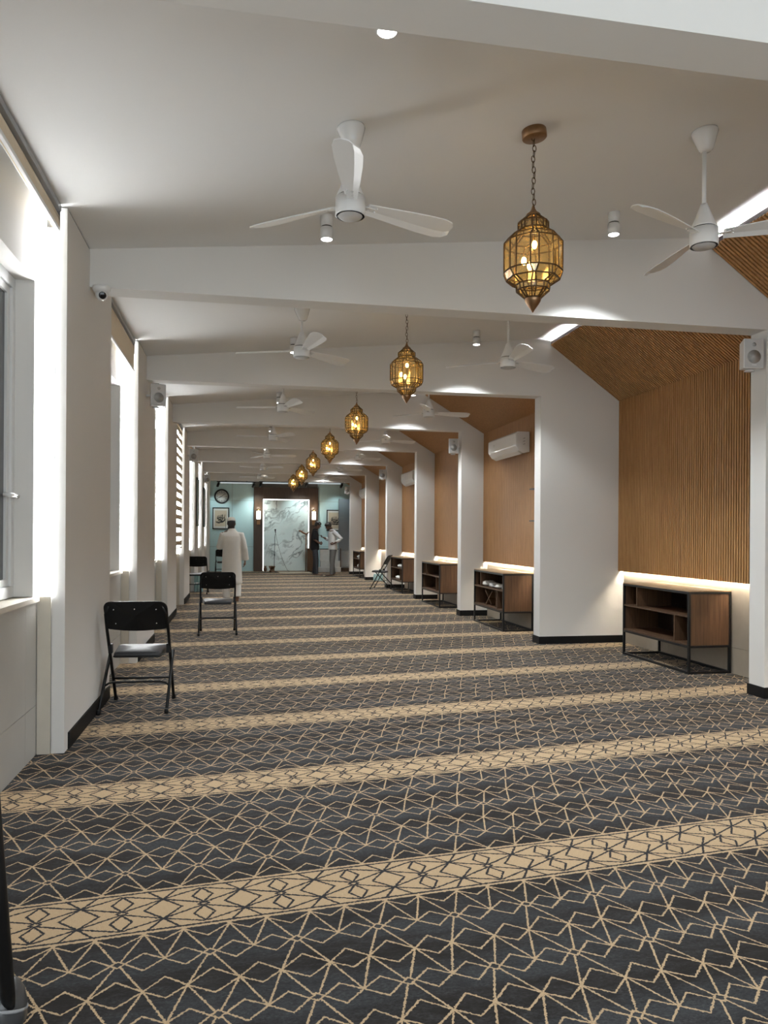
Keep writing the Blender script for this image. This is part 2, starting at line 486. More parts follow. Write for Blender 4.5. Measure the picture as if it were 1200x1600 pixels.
for k in range(0, 9):
    y0 = BY(k - 1) + TH if k > 0 else YBACK
    y1 = BY(k)
    if k == 8: y1 = YEND
    A = k <= 2
    if k == 0: y0, y1 = BY(-1) + TH, BY(0)
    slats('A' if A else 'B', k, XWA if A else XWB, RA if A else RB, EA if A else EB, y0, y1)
    tiles_right(XTA if A else XTB, y0, y1)

# portal frames: beam with its right pier, each with a black skirting
def frame(k):
    y0, y1 = BY(k), BY(k) + TH
    xi = X1R if k <= 1 else (X2 if k == 2 else XR)
    rg, ev = (RA, EA) if k <= 2 else (RB, EB)
    xo = (XTA if k <= 2 else XTB) + .02
    m = MB()
    # profile wound as one outline: beam + pier
    poly = [(XL - .3, HB), (xi, HB), (xi, 0), (xo, 0), (xo, ev[1] + .25), (rg[0] + .12, rg[1] + .16), (rg[0], zc(rg[0]) + .08), (XL - .3, zc(XL - .3) + .08)]
    n = len(poly)
    # two convex-ish pieces sharing the line at HB
    m.prism_y([(XL - .3, HB), (xo, HB), (xo, ev[1] + .25), (rg[0] + .12, rg[1] + .16), (rg[0], zc(rg[0]) + .08), (XL - .3, zc(XL - .3) + .08)], y0, y1)
    m.prism_y([(xi, 0), (xo, 0), (xo, HB), (xi, HB)], y0, y1)
    o = struct(m.build('trim_%d' % (k + 1), 'white_paint'), 'white portal frame %s from the camera: ceiling beam and right pier' % ORD[k])
    MB().box(xi - .012, xo - .02, y0 - .012, y1 + .012, 0.0, 0.095).build('baseboard', 'black_skirting', o)
    return o
frames = [frame(k) for k in range(0, 8)]

# left piers and window wall
PL = [(BY(k) + TH / 2 - HW, BY(k) + TH / 2 + HW) for k in range(0, 9)]
wl = MB()
wl.box(-1.75, -1.45, YBACK, YEND + .1, 0, 3.6)
wall_left = struct(wl.build('wall_left', 'white_paint'), 'left window wall of white piers and tiled niches')
for k in range(0, 8):
    y0, y1 = PL[k]
    MB().box(-1.46, -1.172, y0 + .012, y1 - .012, 0, 3.6).build('pier_core', 'white_paint', wall_left)
    pr = MB(); pr.box(-1.172, XL, y0, y1, 0, 3.452)
    po = pr.build('pier', 'white_paint', wall_left)
    MB().box(XL, XL + .012, y0 + .10, y1 - .02, 0.0, 0.105).build('baseboard', 'black_skirting', po)
    MB().box(-1.172, XL - .004, y0 + .08, y1, 3.452, 3.475).build('shadow_gap', 'shadow_gap', po)

def window(n, y0, y1, detail):
    """niche between two piers: tiled parapet, sill, recessed window, added glowing strip for the daylit return beside the far pier"""
    r = MB()
    yj = y1 - .10
    r.box(-1.46, XOUT + .0, y0, y1 - .004, 2.95, 3.6)            # lintel
    r.box(-1.46, XOUT + .0, yj, y1 - .004, 1.0, 2.95)            # far jamb
    r.box(-1.46, XOUT + .0, y0, y0 + .10, 1.0, 2.95)             # near jamb
    r.box(-1.46, XOUT - .012, y0, y1 - .004, 0, .965)             # parapet core
    w = struct(r.build('window_%d' % n, 'white_paint'), 'recessed window niche %s from the camera in the left wall' % ORD[n - 1])
    MB().box(-1.46, XOUT + .018, y0, y1 - .006, .965, .995).build('window_sill', 'stone_cream', w)
    f = MB()
    fy0, fy1 = y0 + .102, yj - .002
    f.box(-1.44, -1.37, fy0, fy1, 1.0, 1.07); f.box(-1.44, -1.37, fy0, fy1, 2.88, 2.948)
    f.box(-1.44, -1.37, fy0, fy0 + .06, 1.07, 2.88); f.box(-1.44, -1.37, fy1 - .06, fy1, 1.07, 2.88)
    fo = f.build('window_frame', 'frame_white', w, bevel=.004)
    s_ = MB(); sy0, sy1 = fy0 + .06, fy1 - .06
    s_.box(-1.425, -1.385, sy0, sy1, 1.07, 1.115); s_.box(-1.425, -1.385, sy0, sy1, 2.835, 2.88)
    s_.box(-1.425, -1.385, sy0, sy0 + .05, 1.115, 2.835); s_.box(-1.425, -1.385, sy1 - .05, sy1, 1.115, 2.835)
    s_.build('sash', 'frame_white', w, bevel=.003)
    MB().box(-1.408, -1.400, sy0 + .05, sy1 - .05, 1.115, 2.835).build('pane', 'dark_glass', w)
    MB().box(XOUT + .004, -1.176, y1 - .010, y1 - .002, .995, 3.44).build('return_glow', 'added_glow', w)  # added glowing strip standing in for the daylit wall return
    MB().box(XOUT + .004, -1.176, y1 - .010, y1 - .002, 0, .993).build('stone_return', 'stone_cream', w)
    # parapet tiles
    Lb = y1 - y0
    cuts = [y0, y1 - 1.02 - .25, y1 - .25, y1 - .006] if Lb > 1.3 else [y0, y1 - .25, y1 - .006]
    cuts = [c for i, c in enumerate(cuts) if i == 0 or c > cuts[i - 1] + .05]
    for i in range(len(cuts) - 1):
        for z0, z1 in ((0.0, .312), (.315, .963)):
            MB().box(XOUT - .012, XOUT, cuts[i] + .0015, cuts[i + 1] - .0015, z0, z1).build('tile', 'tile_grey', w)
    if n == 1:
        h = MB(); h.tube([(-1.385, fy1 - .16, 1.62), (-1.345, fy1 - .16, 1.62), (-1.340, fy1 - .15, 1.62), (-1.340, fy1 - .04, 1.615)], .014, 8)
        h.build('window_handle', 'white_gloss', w)
    return w
wins = []
for n in range(1, 9):
    y0 = PL[n - 1][1]; y1 = PL[n][0] if n < 8 else YEND
    if n == 8:
        break
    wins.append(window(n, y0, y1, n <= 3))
# short closing piece of left wall beside the end wall
MB().box(-1.46, XL - .03, PL[7][1], YEND, 0, 3.6).build('pier', 'white_paint', wall_left)

# niche in front of the first pier and behind the camera
# end wall --------------------------------------------------------------
we = MB(); we.box(-1.75, 5.2, YEND + .02, YEND + .2, 0, 4.2)
wall_end = struct(we.build('wall_end', 'grout'), 'pale panelled end wall with teal light in its colour')
def panel(x0, x1, z0, z1, mat='teal_lit_wall'):
    return MB().box(x0 + .004, x1 - .004, YEND, YEND + .02, z0 + .004, z1 - .004).build('panel', mat, wall_end)
for x0, x1 in ((-1.12, -.327), (-.327, .45), (2.80, 3.64), (3.64, 4.2)):
    for z0, z1 in ((0, .91), (.91, 2.6), (2.6, 3.30)):
        panel(x0, x1, z0, z1)
panel(-1.2, 4.25, 3.30, 4.1, 'ceiling_paint')
# mihrab portal and marble
po = thing('wall_portal', 'dark brown wooden surround framing the backlit marble panel', 'portal', (1.635, YEND, 0))
def rel(mb): return mb.xf(Matrix.Translation((-1.635, -YEND, 0)))
rel(MB().box(.457, .786, YEND - .10, YEND, 0, 3.10)).build('jamb', 'wood_portal', po, bevel=.006)
rel(MB().box(2.484, 2.815, YEND - .10, YEND, 0, 3.10)).build('jamb', 'wood_portal', po, bevel=.006)
rel(MB().box(.786, 2.484, YEND - .095, YEND, 2.672, 3.10)).build('lintel', 'wood_portal', po, bevel=.006)
mp_ = thing('marble_slab', 'veined white marble slab glowing at its edges between the dark jambs', 'panel', (1.635, YEND, 0))
rel(MB().box(.83, 2.44, YEND - .06, YEND - .04, .03, 2.63)).build('slab', 'marble', mp_)
l_ = MB()
l_.box(.788, .80, YEND - .035, YEND - .01, .03, 2.66); l_.box(2.47, 2.482, YEND - .035, YEND - .01, .03, 2.66)
l_.box(.80, 2.47, YEND - .035, YEND - .01, 2.648, 2.66)
rel(l_).build('light_line', 'led_back', mp_)
rel(MB().box(.786, 2.484, YEND - .009, YEND - .001, 0, 2.672)).build('backing', 'white_gloss', mp_)
# end ceiling track lights
def track(x0, x1, y, z, lab):
    t = thing('track_light', lab, 'track light', ((x0 + x1) / 2, y, z), group='track lights at the end wall')
    w = (x1 - x0) / 2
    MB().box(-w, w, -.02, .02, 0.0, .03).build('track', 'black_metal', t)
    MB().box(-w + .12, w - .12, -.035, .035, -.045, 0.0).build('diffuser', 'tube_glow', t)
    MB().box(-w + .3, -w + .32, -.005, .005, .03, zc((x0 + x1) / 2 - w + .3) - z).build('hanger', 'black_metal', t)
    MB().box(w - .32, w - .3, -.005, .005, .03, zc((x0 + x1) / 2 + w - .32) - z + .02).build('hanger', 'black_metal', t)
    for sx in (-w + .06, w - .06):
        h = MB().tube([(sx, 0, 0), (sx, .0, -.05), (sx - .04, .09, -.15)], [.012, .045, .045], 10)
        h.build('spot_head', 'black_metal', t)
        light('track_spot', 'SPOT', (sx - .05, .10, -.165), TRACK_W, (0.80, 0.98, 1.0), t, (math.radians(38), 0, 0), spot_size=math.radians(75), spot_blend=.6, shadow_soft_size=.04)
    return t
track(-.85, .50, 27.3, 3.20, 'track light with black heads above the clock')
track(.62, 2.10, 27.3, 3.22, 'track light with black heads above the marble slab')
track(2.25, 3.65, 27.3, 3.24, 'track light with black heads above the two men')

# grey panelled door at the right end
d = MB(); d.box(3.56, 4.19, YEND - .30, YEND - .24, .14, 2.70)
dr = struct(d.build('door_1', 'grey_door', bevel=.004), 'grey panelled leaf beside the last right pier')
for i in range(4):
    z0 = .18 + i * .63
    MB().box(3.61, 4.15, YEND - .312, YEND - .30, z0, z0 + .57).build('door_panel', 'grey_door', dr, bevel=.004)
MB().box(3.56, 4.19, YEND - .29, YEND - .25, 0.0, .138).build('plinth', 'wood_back', dr)

# ------------------------------------------------------------------ ceiling fans
def make_fan(name, label, x, y, angles, zhub=3.13, grp='white ceiling fans'):
    zt = zc(x)
    t = thing(name, label, 'ceiling fan', (x, y, zhub), 0, grp)
    h = zt - zhub
    tilt = Matrix.Translation((0, 0, h)) @ Matrix.Rotation(-math.atan(.095), 4, 'Y') @ Matrix.Translation((0, 0, -h))
    c_ = MB().lathe([(.028, h - .125), (.040, h - .115), (.058, h - .07), (.072, h - .03), (.078, h - .012), (.074, h + .0)], 28)
    c_.xf(tilt).build('canopy', 'white_gloss', t)
    MB().lathe([(.0125, .22), (.0125, h - .11)], 12).build('downrod', 'white_plastic', t)
    MB().lathe([(.020, .255), (.026, .24), (.052, .17), (.072, .125), (.076, .115), (.076, .112)], 28).build('motor_cap', 'white_plastic', t)
    MB().lathe([(.071, .112), (.071, .104)], 28).build('gap_ring', 'black_metal', t)
    MB().lathe([(.080, .004), (.082, .010), (.082, .104)], 28).build('motor_housing', 'white_plastic', t)
    MB().lathe([(.060, -.003), (.066, .004), (.078, .004)], 28).build('light_cap', 'grille_white', t)
    for a in angles:
        bl = MB()
        # blade outline, slightly twisted, thickness 5 mm
        prof = [(.105, .028), (.20, .038), (.33, .052), (.48, .066), (.59, .070), (.645, .056), (.67, .024)]
        top, bot = [], []
        tw = math.radians(-13)
        for r, w in prof:
            for yy, dz in ((-w, 0), (.55 * w, 0), (w + .012, -.012)):
                zz = .075 + yy * math.sin(tw) + dz; yy2 = yy * math.cos(tw)
                top.append((r, yy2, zz + .003)); bot.append((r, yy2, zz - .003))
        n = len(prof); v = top + bot; o_ = 3 * n; f = []
        for i in range(n - 1):
            for q in (0, 1):
                f.append((3 * i + q, 3 * i + 3 + q, 3 * i + 4 + q, 3 * i + 1 + q)); f.append((o_ + 3 * i + q, o_ + 3 * i + 1 + q, o_ + 3 * i + 4 + q, o_ + 3 * i + 3 + q))
            f.append((3 * i, o_ + 3 * i, o_ + 3 * i + 3, 3 * i + 3)); f.append((3 * i + 2, 3 * i + 5, o_ + 3 * i + 5, o_ + 3 * i + 2))
        e = 3 * n - 3
        f += [(0, 1, o_ + 1, o_), (1, 2, o_ + 2, o_ + 1), (e, o_ + e, o_ + e + 1, e + 1), (e + 1, o_ + e + 1, o_ + e + 2, e + 2)]
        bl.add(v, f, False)
        rot = Matrix.Rotation(math.radians(a), 4, 'Z')
        bo = bl.xf(rot).build('blade', 'white_plastic', t)
        br = MB().box(.07, .15, -.018, .018, .066, .071)
        for sx in (.118, .160):
            for sy in (-.014, .016):
                br.ball((sx, sy, .071 + sy * math.sin(tw)), .006, 8, 5)
        br.xf(rot).build('bracket', 'white_gloss', bo)
    return t
FA = [(-100, 20, 140), (206, 326, 86), (-80, 40, 160), (-95, 25, 145), (-75, 45, 165), (10, 130, 250), (60, 180, 300), (20, 140, 260), (0, 120, 240), (30, 150, 270), (80, 200, 320), (15, 135, 255), (45, 165, 285), (100, 220, 340)]
for i in range(7):
    yc = BY(i + 1) - 1.72
    make_fan('ceiling_fan', 'white three-blade ceiling fan left of the lantern in the %s' % BAY[i], .575, yc, FA[2 * i])
    make_fan('ceiling_fan', 'white three-blade ceiling fan right of the lantern in the %s' % BAY[i], 2.71, yc, FA[2 * i + 1])

# ------------------------------------------------------------------ lanterns
def make_lantern(label, x, y, ztop, separate):
    t = thing('pendant_lantern', label, 'lantern', (x, y, ztop), 0, 'brass and amber glass lanterns')
    h = zc(x) - ztop
    tilt = Matrix.Translation((0, 0, h)) @ Matrix.Rotation(-math.atan(.095), 4, 'Y') @ Matrix.Translation((0, 0, -h))
    MB().lathe([(.0, h - .05), (.066, h - .05), (.070, h - .046), (.070, h - .004), (.066, h + .002)], 28).xf(tilt).build('canopy', 'brass', t)
    ch = MB(); z = -.004; i = 0
    top = h - .045
    nl = max(3, int((top + .004) / .030)); st = (top + .004) / nl
    for i in range(nl + 1):
        zc_ = z + i * st; w, hh = .0105, st * .66
        pts = []
        for k in range(9):
            a = 2 * PI * k / 8
            p = (w * math.cos(a), 0, hh * math.sin(a)) if i % 2 else (0, w * math.cos(a), hh * math.sin(a))
            pts.append((p[0] + .004 * math.sin(i * 1.3), p[1], zc_ + p[2]))
        ch.tube(pts, .0026, 5)
    ch.build('chain', 'brass_dark', t)
    cap = MB().lathe([(.004, .010), (.008, .000), (.011, -.012), (.022, -.030), (.038, -.042), (.043, -.050), (.041, -.060)], 20)
    cap.build('cap', 'brass', t)
    fin = MB().lathe([(.045, -.522), (.047, -.532), (.043, -.545), (.034, -.560), (.017, -.583), (.007, -.598), (.003, -.606)], 20)
    fin.build('finial', 'brass', t)
    tiers = [(.042, -.058, 14.5), (.086, -.095, 14.5), (.086, -.139, 14.5), (.142, -.180, 19.5), (.166, -.212, 14.5), (.166, -.378, 14.5), (.150, -.420, 19.5), (.096, -.450, 14.5), (.093, -.482, 14.5), (.046, -.525, 14.5)]
    P = []
    for r, z_, sp_ in tiers:
        ang = []
        for k in range(8): ang += [math.radians(k * 45 + 4 - sp_), math.radians(k * 45 + 4 + sp_)]
        P.append([(r * math.cos(a), r * math.sin(a), z_) for a in ang])
    fr = MB()
    rad = .0046
    for j in range(len(tiers)):
        for i in range(16):
            fr.tube([P[j][i], P[j][(i + 1) % 16]], rad, 4, False)
            if j + 1 < len(tiers): fr.tube([P[j][i], P[j + 1][i]], rad, 4, False)
    # pierced scroll ring, mid rail
    fr.build('frame', 'brass_dark', t)
    for j in range(len(tiers) - 1):
        sep = separate and j in (3, 4, 5)
        band = MB()
        for i in range(16):
            k = (i + 1) % 16
            q = [Vector(P[j][i]), Vector(P[j][k]), Vector(P[j + 1][k]), Vector(P[j + 1][i])]
            nn = (q[1] - q[0]).cross(q[3] - q[0]).normalized()
            cen = sum(q, Vector()) / 4
            if nn.dot(Vector((cen.x, cen.y, 0))) < 0: nn = -nn
            q2 = [p - nn * .0015 for p in q]
            v = q + q2; f = [(0, 1, 2, 3), (7, 6, 5, 4), (0, 4, 5, 1), (1, 5, 6, 2), (2, 6, 7, 3), (3, 7, 4, 0)]
            if sep: MB().add(v, f).build('pane', 'amber_glass', t)
            else: band.add(v, f)
        if not sep: band.build('glass_band', 'amber_glass', t)
    st_ = MB().tube([(0, 0, -.06), (0, 0, -.20)], .008, 8)
    st_.tube([(0, 0, -.20), (.045, .02, -.24), (.05, .02, -.27)], .004, 6); st_.tube([(0, 0, -.20), (-.045, .02, -.24), (-.05, .02, -.27)], .004, 6)
    st_.build('bulb_holder', 'brass_dark', t)
    for bx, by, bz in ((0, -.02, -.225), (-.055, .0, -.315), (-.008, .03, -.33)):
        MB().ball((bx, by, bz), (.015, .015, .024), 12, 8).build('bulb', 'bulb_glow', t)
    light('lantern_light', 'POINT', (0, 0, -.30), LANTERN_W, (1.0, .66, .30), t, shadow_soft_size=.05)
    return t
LZ = [3.282, 3.33, 3.30, 3.33, 3.33, 3.33, 3.33]
for i in range(7):
    lab = ['largest and nearest brass lantern hanging in front of the first full beam',
           'brass lantern hanging in the second bay, second largest', 'brass lantern hanging in the third bay from the camera',
           'brass lantern hanging in the fourth bay from the camera', 'brass lantern hanging in the fifth bay from the camera',
           'brass lantern hanging in the sixth bay, second farthest', 'smallest and farthest brass lantern, over the marble slab'][i]
    make_lantern(lab, 1.635, BY(i + 1) - 1.71, LZ[i], i == 0)

# ------------------------------------------------------------------ cylinder downlights
def make_spot(label, x, y, power, cone=118, blend=1.0):
    z = zc(x)
    t = thing('ceiling_spotlight', label, 'spotlight', (x, y, z), 0, 'white cylinder spotlights')
    MB().lathe([(.044, .012), (.044, -.075)], 24).build('mount', 'white_plastic', t)
    MB().lathe([(.037, -.075), (.037, -.085)], 24).build('gap_ring', 'black_metal', t)
    MB().lathe([(.0445, -.085), (.0445, -.165), (.040, -.165), (.038, -.158)], 24).build('barrel', 'white_plastic', t)
    MB().lathe([(.036, -.166), (.028, -.168)], 24).build('lens', 'lens_glow', t)
    light('spot', 'SPOT', (0, 0, -.18), power, (.89, .955, 1.0), t, None, spot_size=math.radians(cone), spot_blend=blend, shadow_soft_size=.03)
    return t
for i in range(7):
    yn, yf = BY(i) + TH + .41, BY(i + 1) - .54
    make_spot('white cylinder spotlight on the ceiling, front left in the %s' % BAY[i], .575, yn, SPOT_W * .34, 84)
    make_spot('white cylinder spotlight on the ceiling, front right in the %s' % BAY[i], 2.74, yn, SPOT_W)
    make_spot('white cylinder spotlight on the ceiling, back left in the %s' % BAY[i], .575, yf, SPOT_W * .30, 84)
    make_spot('white cylinder spotlight on the ceiling, back right in the %s' % BAY[i], 2.74, yf, SPOT_W * .5, 116, .4)

# ------------------------------------------------------------------ roller blinds
def make_blind(n, y0, y1, drop, zebra=False):
    lab = {1: 'rolled-up cream roller blind in the nearest window niche', 2: 'cream roller blind pulled slightly down in the second niche',
           4: 'zebra striped blind lowered over the fourth niche'}.get(n, 'rolled-up cream roller blind in the %s niche' % ORD[n - 1])
    x = -1.168
    zt = 3.435
    t = thing('roller_blind', lab, 'blind', (x, (y0 + y1) / 2, zt), 0, 'roller blinds in the window niches')
    w = (y1 - y0) / 2 - .03
    hb = MB(); hb.box(-.045, .045, -w, w, -.02, .02)
    hb.build('headrail', 'mid_grey', t, bevel=.003)
    MB().lathe([(.036, -w + .02), (.036, w - .02)], 20, (0, 0, -.062), axis='Y').build('fabric_roll', 'cream_fabric', t)
    br = MB(); br.box(-.04, .04, w - .012, w, -.13, -.02); br.box(-.04, .04, -w, -w + .012, -.13, -.02); br.build('bracket', 'chrome', t)
    if zebra:
        zz = -.10; k = 0
        while zz > -drop:
            s_ = MB().box(.030, .034, -w + .02, w - .02, max(zz - .085, -drop), zz)
            s_.build('fabric_band', 'cream_fabric', t)
            zz -= .085 + .075; k += 1
    else:
        MB().box(.030, .034, -w + .02, w - .02, -drop, -.06).build('fabric', 'cream_fabric', t)
    MB().box(.022, .042, -w + .02, w - .02, -drop - .025, -drop).build('bottom_bar', 'white_plastic', t, bevel=.004)
    cl = -1.95
    cd = MB().tube([(.02, w - .03, -.06), (.022, w - .035, -1.2), (.024, w - .05, cl + .2), (.026, w - .075, cl + .03), (.03, w - .10, cl), (.03, w - .125, cl + .04), (.026, w - .14, cl + .25), (.022, w - .10, -1.1), (.02, w - .06, -.06)], .0028, 5)
    cd.build('cord', 'white_plastic', t)
for n in range(1, 8):
    y0, y1 = PL[n - 1][1], PL[n][0]
    make_blind(n, y0, y1, {1: .13, 2: .30, 4: 2.30}.get(n, .14), n == 4)

# ------------------------------------------------------------------ speakers, camera
def make_speaker(label, loc, aim, side):
    t = thing('wall_speaker', label, 'speaker', loc, aim, 'white wall speakers')
    # local: front faces -Y
    bd = MB()
    w, h, dp = .088, .128, .15
    v = [(-w, -.06, -h), (w, -.06, -h), (w, -.06, h), (-w, -.06, h), (-w * .62, dp - .06, -h * .9), (w * .62, dp - .06, -h * .9), (w * .62, dp - .06, h * .9), (-w * .62, dp - .06, h * .9)]
    bd.add(v, [(0, 1, 2, 3), (5, 4, 7, 6), (0, 4, 5, 1), (1, 5, 6, 2), (2, 6, 7, 3), (3, 7, 4, 0)])
    bd.build('cabinet', 'white_plastic', t, bevel=.006)
    g = MB().box(-w + .007, w - .007, -.066, -.059, -h + .007, h - .007)
    go = g.build('grille', 'grille_white', t, bevel=.003)
    MB().lathe([(.058, -.0675), (.055, -.0655)], 24, (0, 0, -.03), axis='Y').build('woofer_cone', 'grille_dim', go)
    MB().lathe([(.018, -.0675), (.016, -.0655)], 16, (0, 0, .075), axis='Y').build('tweeter', 'grille_dim', go)
    MB().box(-.02, .02, -.0695, -.066, -h + .022, -h + .030).build('badge', 'white_gloss', t)
    MB().lathe([(.045, -h - .012), (.03, -h + .002)], 16, (0, .02, 0)).build('swivel', 'white_plastic', t)
    # bracket runs to the pier
    q = Vector((side, 0, 0)); q.rotate(Matrix.Rotation(-aim, 3, 'Z'))
    MB().tube([(0, .03, 0), (q.x, q.y + .03, 0)], .016, 8).build('bracket', 'white_plastic', t)
    return t
make_speaker('white speaker on the right pier nearest the camera', (4.352, 5.90, 2.982), -.18, .10)
make_speaker('white speaker on the second row of right piers, above a cabinet', (3.607, 12.70, 2.93), -.15, .115)
make_speaker('small white speaker on the middle right pier', (3.615, 19.45, 2.955), -.15, .11)
make_speaker('smallest white speaker on the last right pier', (3.630, 26.2, 2.924), -.15, .095)
make_speaker('large white speaker high on the second left pier', (-.972, 9.16, 2.995), .42, -.12)
make_speaker('white speaker on the fourth left pier, above the chairs', (-.975, 15.97, 2.99), .25, -.12)
make_speaker('small white speaker on the sixth left pier near the clock', (-.985, 22.74, 2.985), .2, -.11)
t = thing('dome_camera', 'white turret security camera under the first beam by the left pier', 'camera', (-1.008, 5.80, HB), 0)
MB().lathe([(.062, 0), (.062, -.022), (.052, -.040), (.044, -.046)], 24).build('base', 'white_plastic', t)
MB().ball((0, 0, -.058), (.043, .043, .043), 20, 12).build('ball', 'white_plastic', t)
m = MB().lathe([(.026, 0), (.026, .006), (.022, .008)], 20)
m.xf(Matrix.Translation((.012, -.036, -.072)) @ Matrix.Rotation(math.radians(112), 4, 'X') @ Matrix.Rotation(.25, 4, 'Y')).build('lens', 'screen_dark', t)

# ------------------------------------------------------------------ air conditioners
def make_ac(label, ya, yb):
    t = thing('air_conditioner', label, 'air conditioner', (XWB, (ya + yb) / 2, 2.59), 0, 'split air conditioners on the right wall')
    w = (yb - ya) / 2
    prof = [(-.004, .02), (-.10, 0), (-.165, .035), (-.215, .105), (-.215, .29), (-.19, .315), (-.004, .315)]
    MB().prism_y(prof, -w, w).build('body', 'white_gloss', t, bevel=.006)
    fp = MB().prism_y([(-.2155, .11), (-.221, .115), (-.221, .285), (-.2155, .29)], -w + .004, w - .004)
    fo = fp.build('front_panel', 'white_gloss', t, bevel=.002)
    MB().prism_y([(-.105, -.004), (-.165, .030), (-.168, .034), (-.112, -.009)], -w + .06, w - .06).build('flap', 'white_plastic', t)
    for i in range(3):
        s_ = MB()
        z = .12 + i * .042
        s_.tube([(-.075, -w - .001, z + .012), (-.085, -w - .001, z + .018), (-.095, -w - .001, z + .005), (-.105, -w - .001, z + .012)], .004, 6)
        s_.build('vent_mark', 'mid_grey', t)
    MB().lathe([(.022, -.2225), (.022, -.2205)], 20, (0, w - .28, .20), axis='X').build('round_mark', 'grille_white', fo)
    MB().box(-.004, .006, -w + .02, -w + .06, .02, .30).build('back_plate', 'black_metal', t)
    return t
make_ac('white split air conditioner high on the wood wall, nearest and largest', 10.44, 11.67)
make_ac('white split air conditioner on the wood wall in the fifth bay', 17.20, 18.44)
make_ac('smallest white split air conditioner, in the seventh bay', 24.0, 25.27)

# ------------------------------------------------------------------ cabinets
def make_cabinet(label, xi, xo, ya, yb):
    L, D, Hc, zb = yb - ya, xo - xi, .835, .265
    t = thing('shelf_cabinet', label, 'cabinet', (xi, ya, 0), 0, 'low shelf cabinets along the right wall')
    r = .024
    f = MB()
    for x in (0, D - r):
        for y in (0, L - r):
            f.box(x, x + r, y, y + r, 0, Hc)
        f.box(x, x + r, r, L - r, 0, r); f.box(x, x + r, r, L - r, Hc - r, Hc); f.box(x, x + r, r, L - r, zb, zb + r)
    for y in (0, L - r):
        for z in (0, zb, Hc - r):
            f.box(r, D - r, y, y + r, z, z + r)
    f.build('metal_frame', 'black_metal', t)
    MB().box(.002, D - .002, .002, L - .002, Hc, Hc + .012).build('top', 'wood_top', t)
    for y in (r * .3, L - r * .3 - .016):
        MB().box(r, D - r, y, y + .016, zb + r, Hc - r).build('side_panel', 'wood_cabinet', t)
    MB().box(D - r - .012, D - r, r, L - r, zb + r, Hc - r).build('back_panel', 'wood_cabinet_shaded', t)
    MB().box(r * .2, D - r, r, L - r, zb + r, zb + r + .018).build('bottom', 'wood_cabinet', t)
    zs = zb + r + .285
    MB().box(.006, D - r - .012, r, L - r, zs, zs + .018).build('shelf', 'wood_cabinet', t)
    MB().box(.010, D - r - .012, L * .77, L * .77 + .018, zs + .018, Hc - r).build('divider', 'wood_cabinet', t)
    MB().box(.010, D - r - .012, L * .20, L * .20 + .018, zb + r + .018, zs).build('divider', 'wood_cabinet', t)
    return t, zb + r + .018, zs + .018
cabs = [make_cabinet('empty dark shelf cabinet with black frame, nearest and largest, right edge', 4.45, 4.93, 6.955, 8.30),
        make_cabinet('dark shelf cabinet holding white bundles and book rests, behind the wide pier', 3.722, 4.19, 10.44, 11.83),
        make_cabinet('empty dark shelf cabinet, third from the camera', 3.712, 4.18, 13.98, 15.40),
        make_cabinet('dark shelf cabinet behind the open folding chair on the right', 3.712, 4.18, 17.39, 18.74),
        make_cabinet('farthest dark shelf cabinet near the end wall', 3.712, 4.18, 23.88, 25.30)]
# contents
def bundle(label, x, y, z, sx, sy, sz, seed, grp='white bundles on the shelves'):
    rnd = random.Random(seed)
    m = MB(); rings = []
    for j in range(7):
        q = j / 6
        ww = math.sin(PI * (0.12 + .80 * q)) ** .5
        rings.append((rnd.uniform(-.01, .01), rnd.uniform(-.01, .01), q * sz, sx * ww * rnd.uniform(.85, 1.1), sy * ww * rnd.uniform(.85, 1.1)))
    m.loft(rings, 12)
    m.v = [(a + rnd.uniform(-.008, .008), b_ + rnd.uniform(-.008, .008), max(c_ + rnd.uniform(-.005, .005), 0)) for a, b_, c_ in m.v]
    o = m.build('cloth_bundle', 'paper_white'); o.location = (x, y, z)
    tag(o, label, 'bundle', grp)
    return o
zb_, zs_ = cabs[1][1], cabs[1][2]
for i, (yy, sx, sy, sz) in enumerate([(11.45, .10, .12, .09), (11.15, .09, .10, .07), (10.87, .10, .13, .065), (10.62, .08, .09, .05)]):
    bundle('%s crumpled white bundle from the camera, middle shelf of the bundle cabinet' % ORD[3 - i], 3.85, yy, zs_, sx, sy, sz, i)
def book_rest(label, x, y, z, rz):
    t = thing('book_rest', label, 'book rest', (x, y, z), rz, 'folding book rests in the cabinet')
    for s_ in (-1, 1):
        m = MB().box(-.08, .08, -.008, .008, -.13, .15)
        m.xf(Matrix.Translation((0, 0, .105)) @ Matrix.Rotation(s_ * math.radians(38), 4, 'X')).build('leaf', 'wood_rest', t, bevel=.003)
    return t
book_rest('open wooden book rest in the lower shelf, far side', 3.88, 11.35, zb_, .3)
book_rest('open wooden book rest in the lower shelf, near side', 3.88, 10.95, zb_, -.2)
zb_, zs_ = cabs[3][1], cabs[3][2]
bundle('white bundle on the upper shelf of the cabinet behind the folding chair', 3.82, 17.9, zs_, .09, .34, .09, 11)
bundle('white bundle on the lower shelf of the cabinet behind the folding chair', 3.82, 18.15, zb_, .09, .30, .08, 12)
zb_, zs_ = cabs[4][1], cabs[4][2]
bundle('white bundle on the upper shelf of the farthest cabinet', 3.83, 24.55, zs_, .08, .22, .13, 13)
bundle('white bundle on the lower shelf of the farthest cabinet', 3.83, 24.5, zb_, .08, .26, .12, 14)

# small wall shelves in the second bay
for i, z in enumerate((2.05, 1.60)):
    o = MB().box(4.02, XWB + .004, 9.62, 10.20, z - .008, z + .008).build('wall_shelf', 'black_metal')
    tag(o, '%s thin black shelf on the wood wall below the nearest air conditioner' % ('upper', 'lower')[i], 'shelf', 'thin wall shelves')

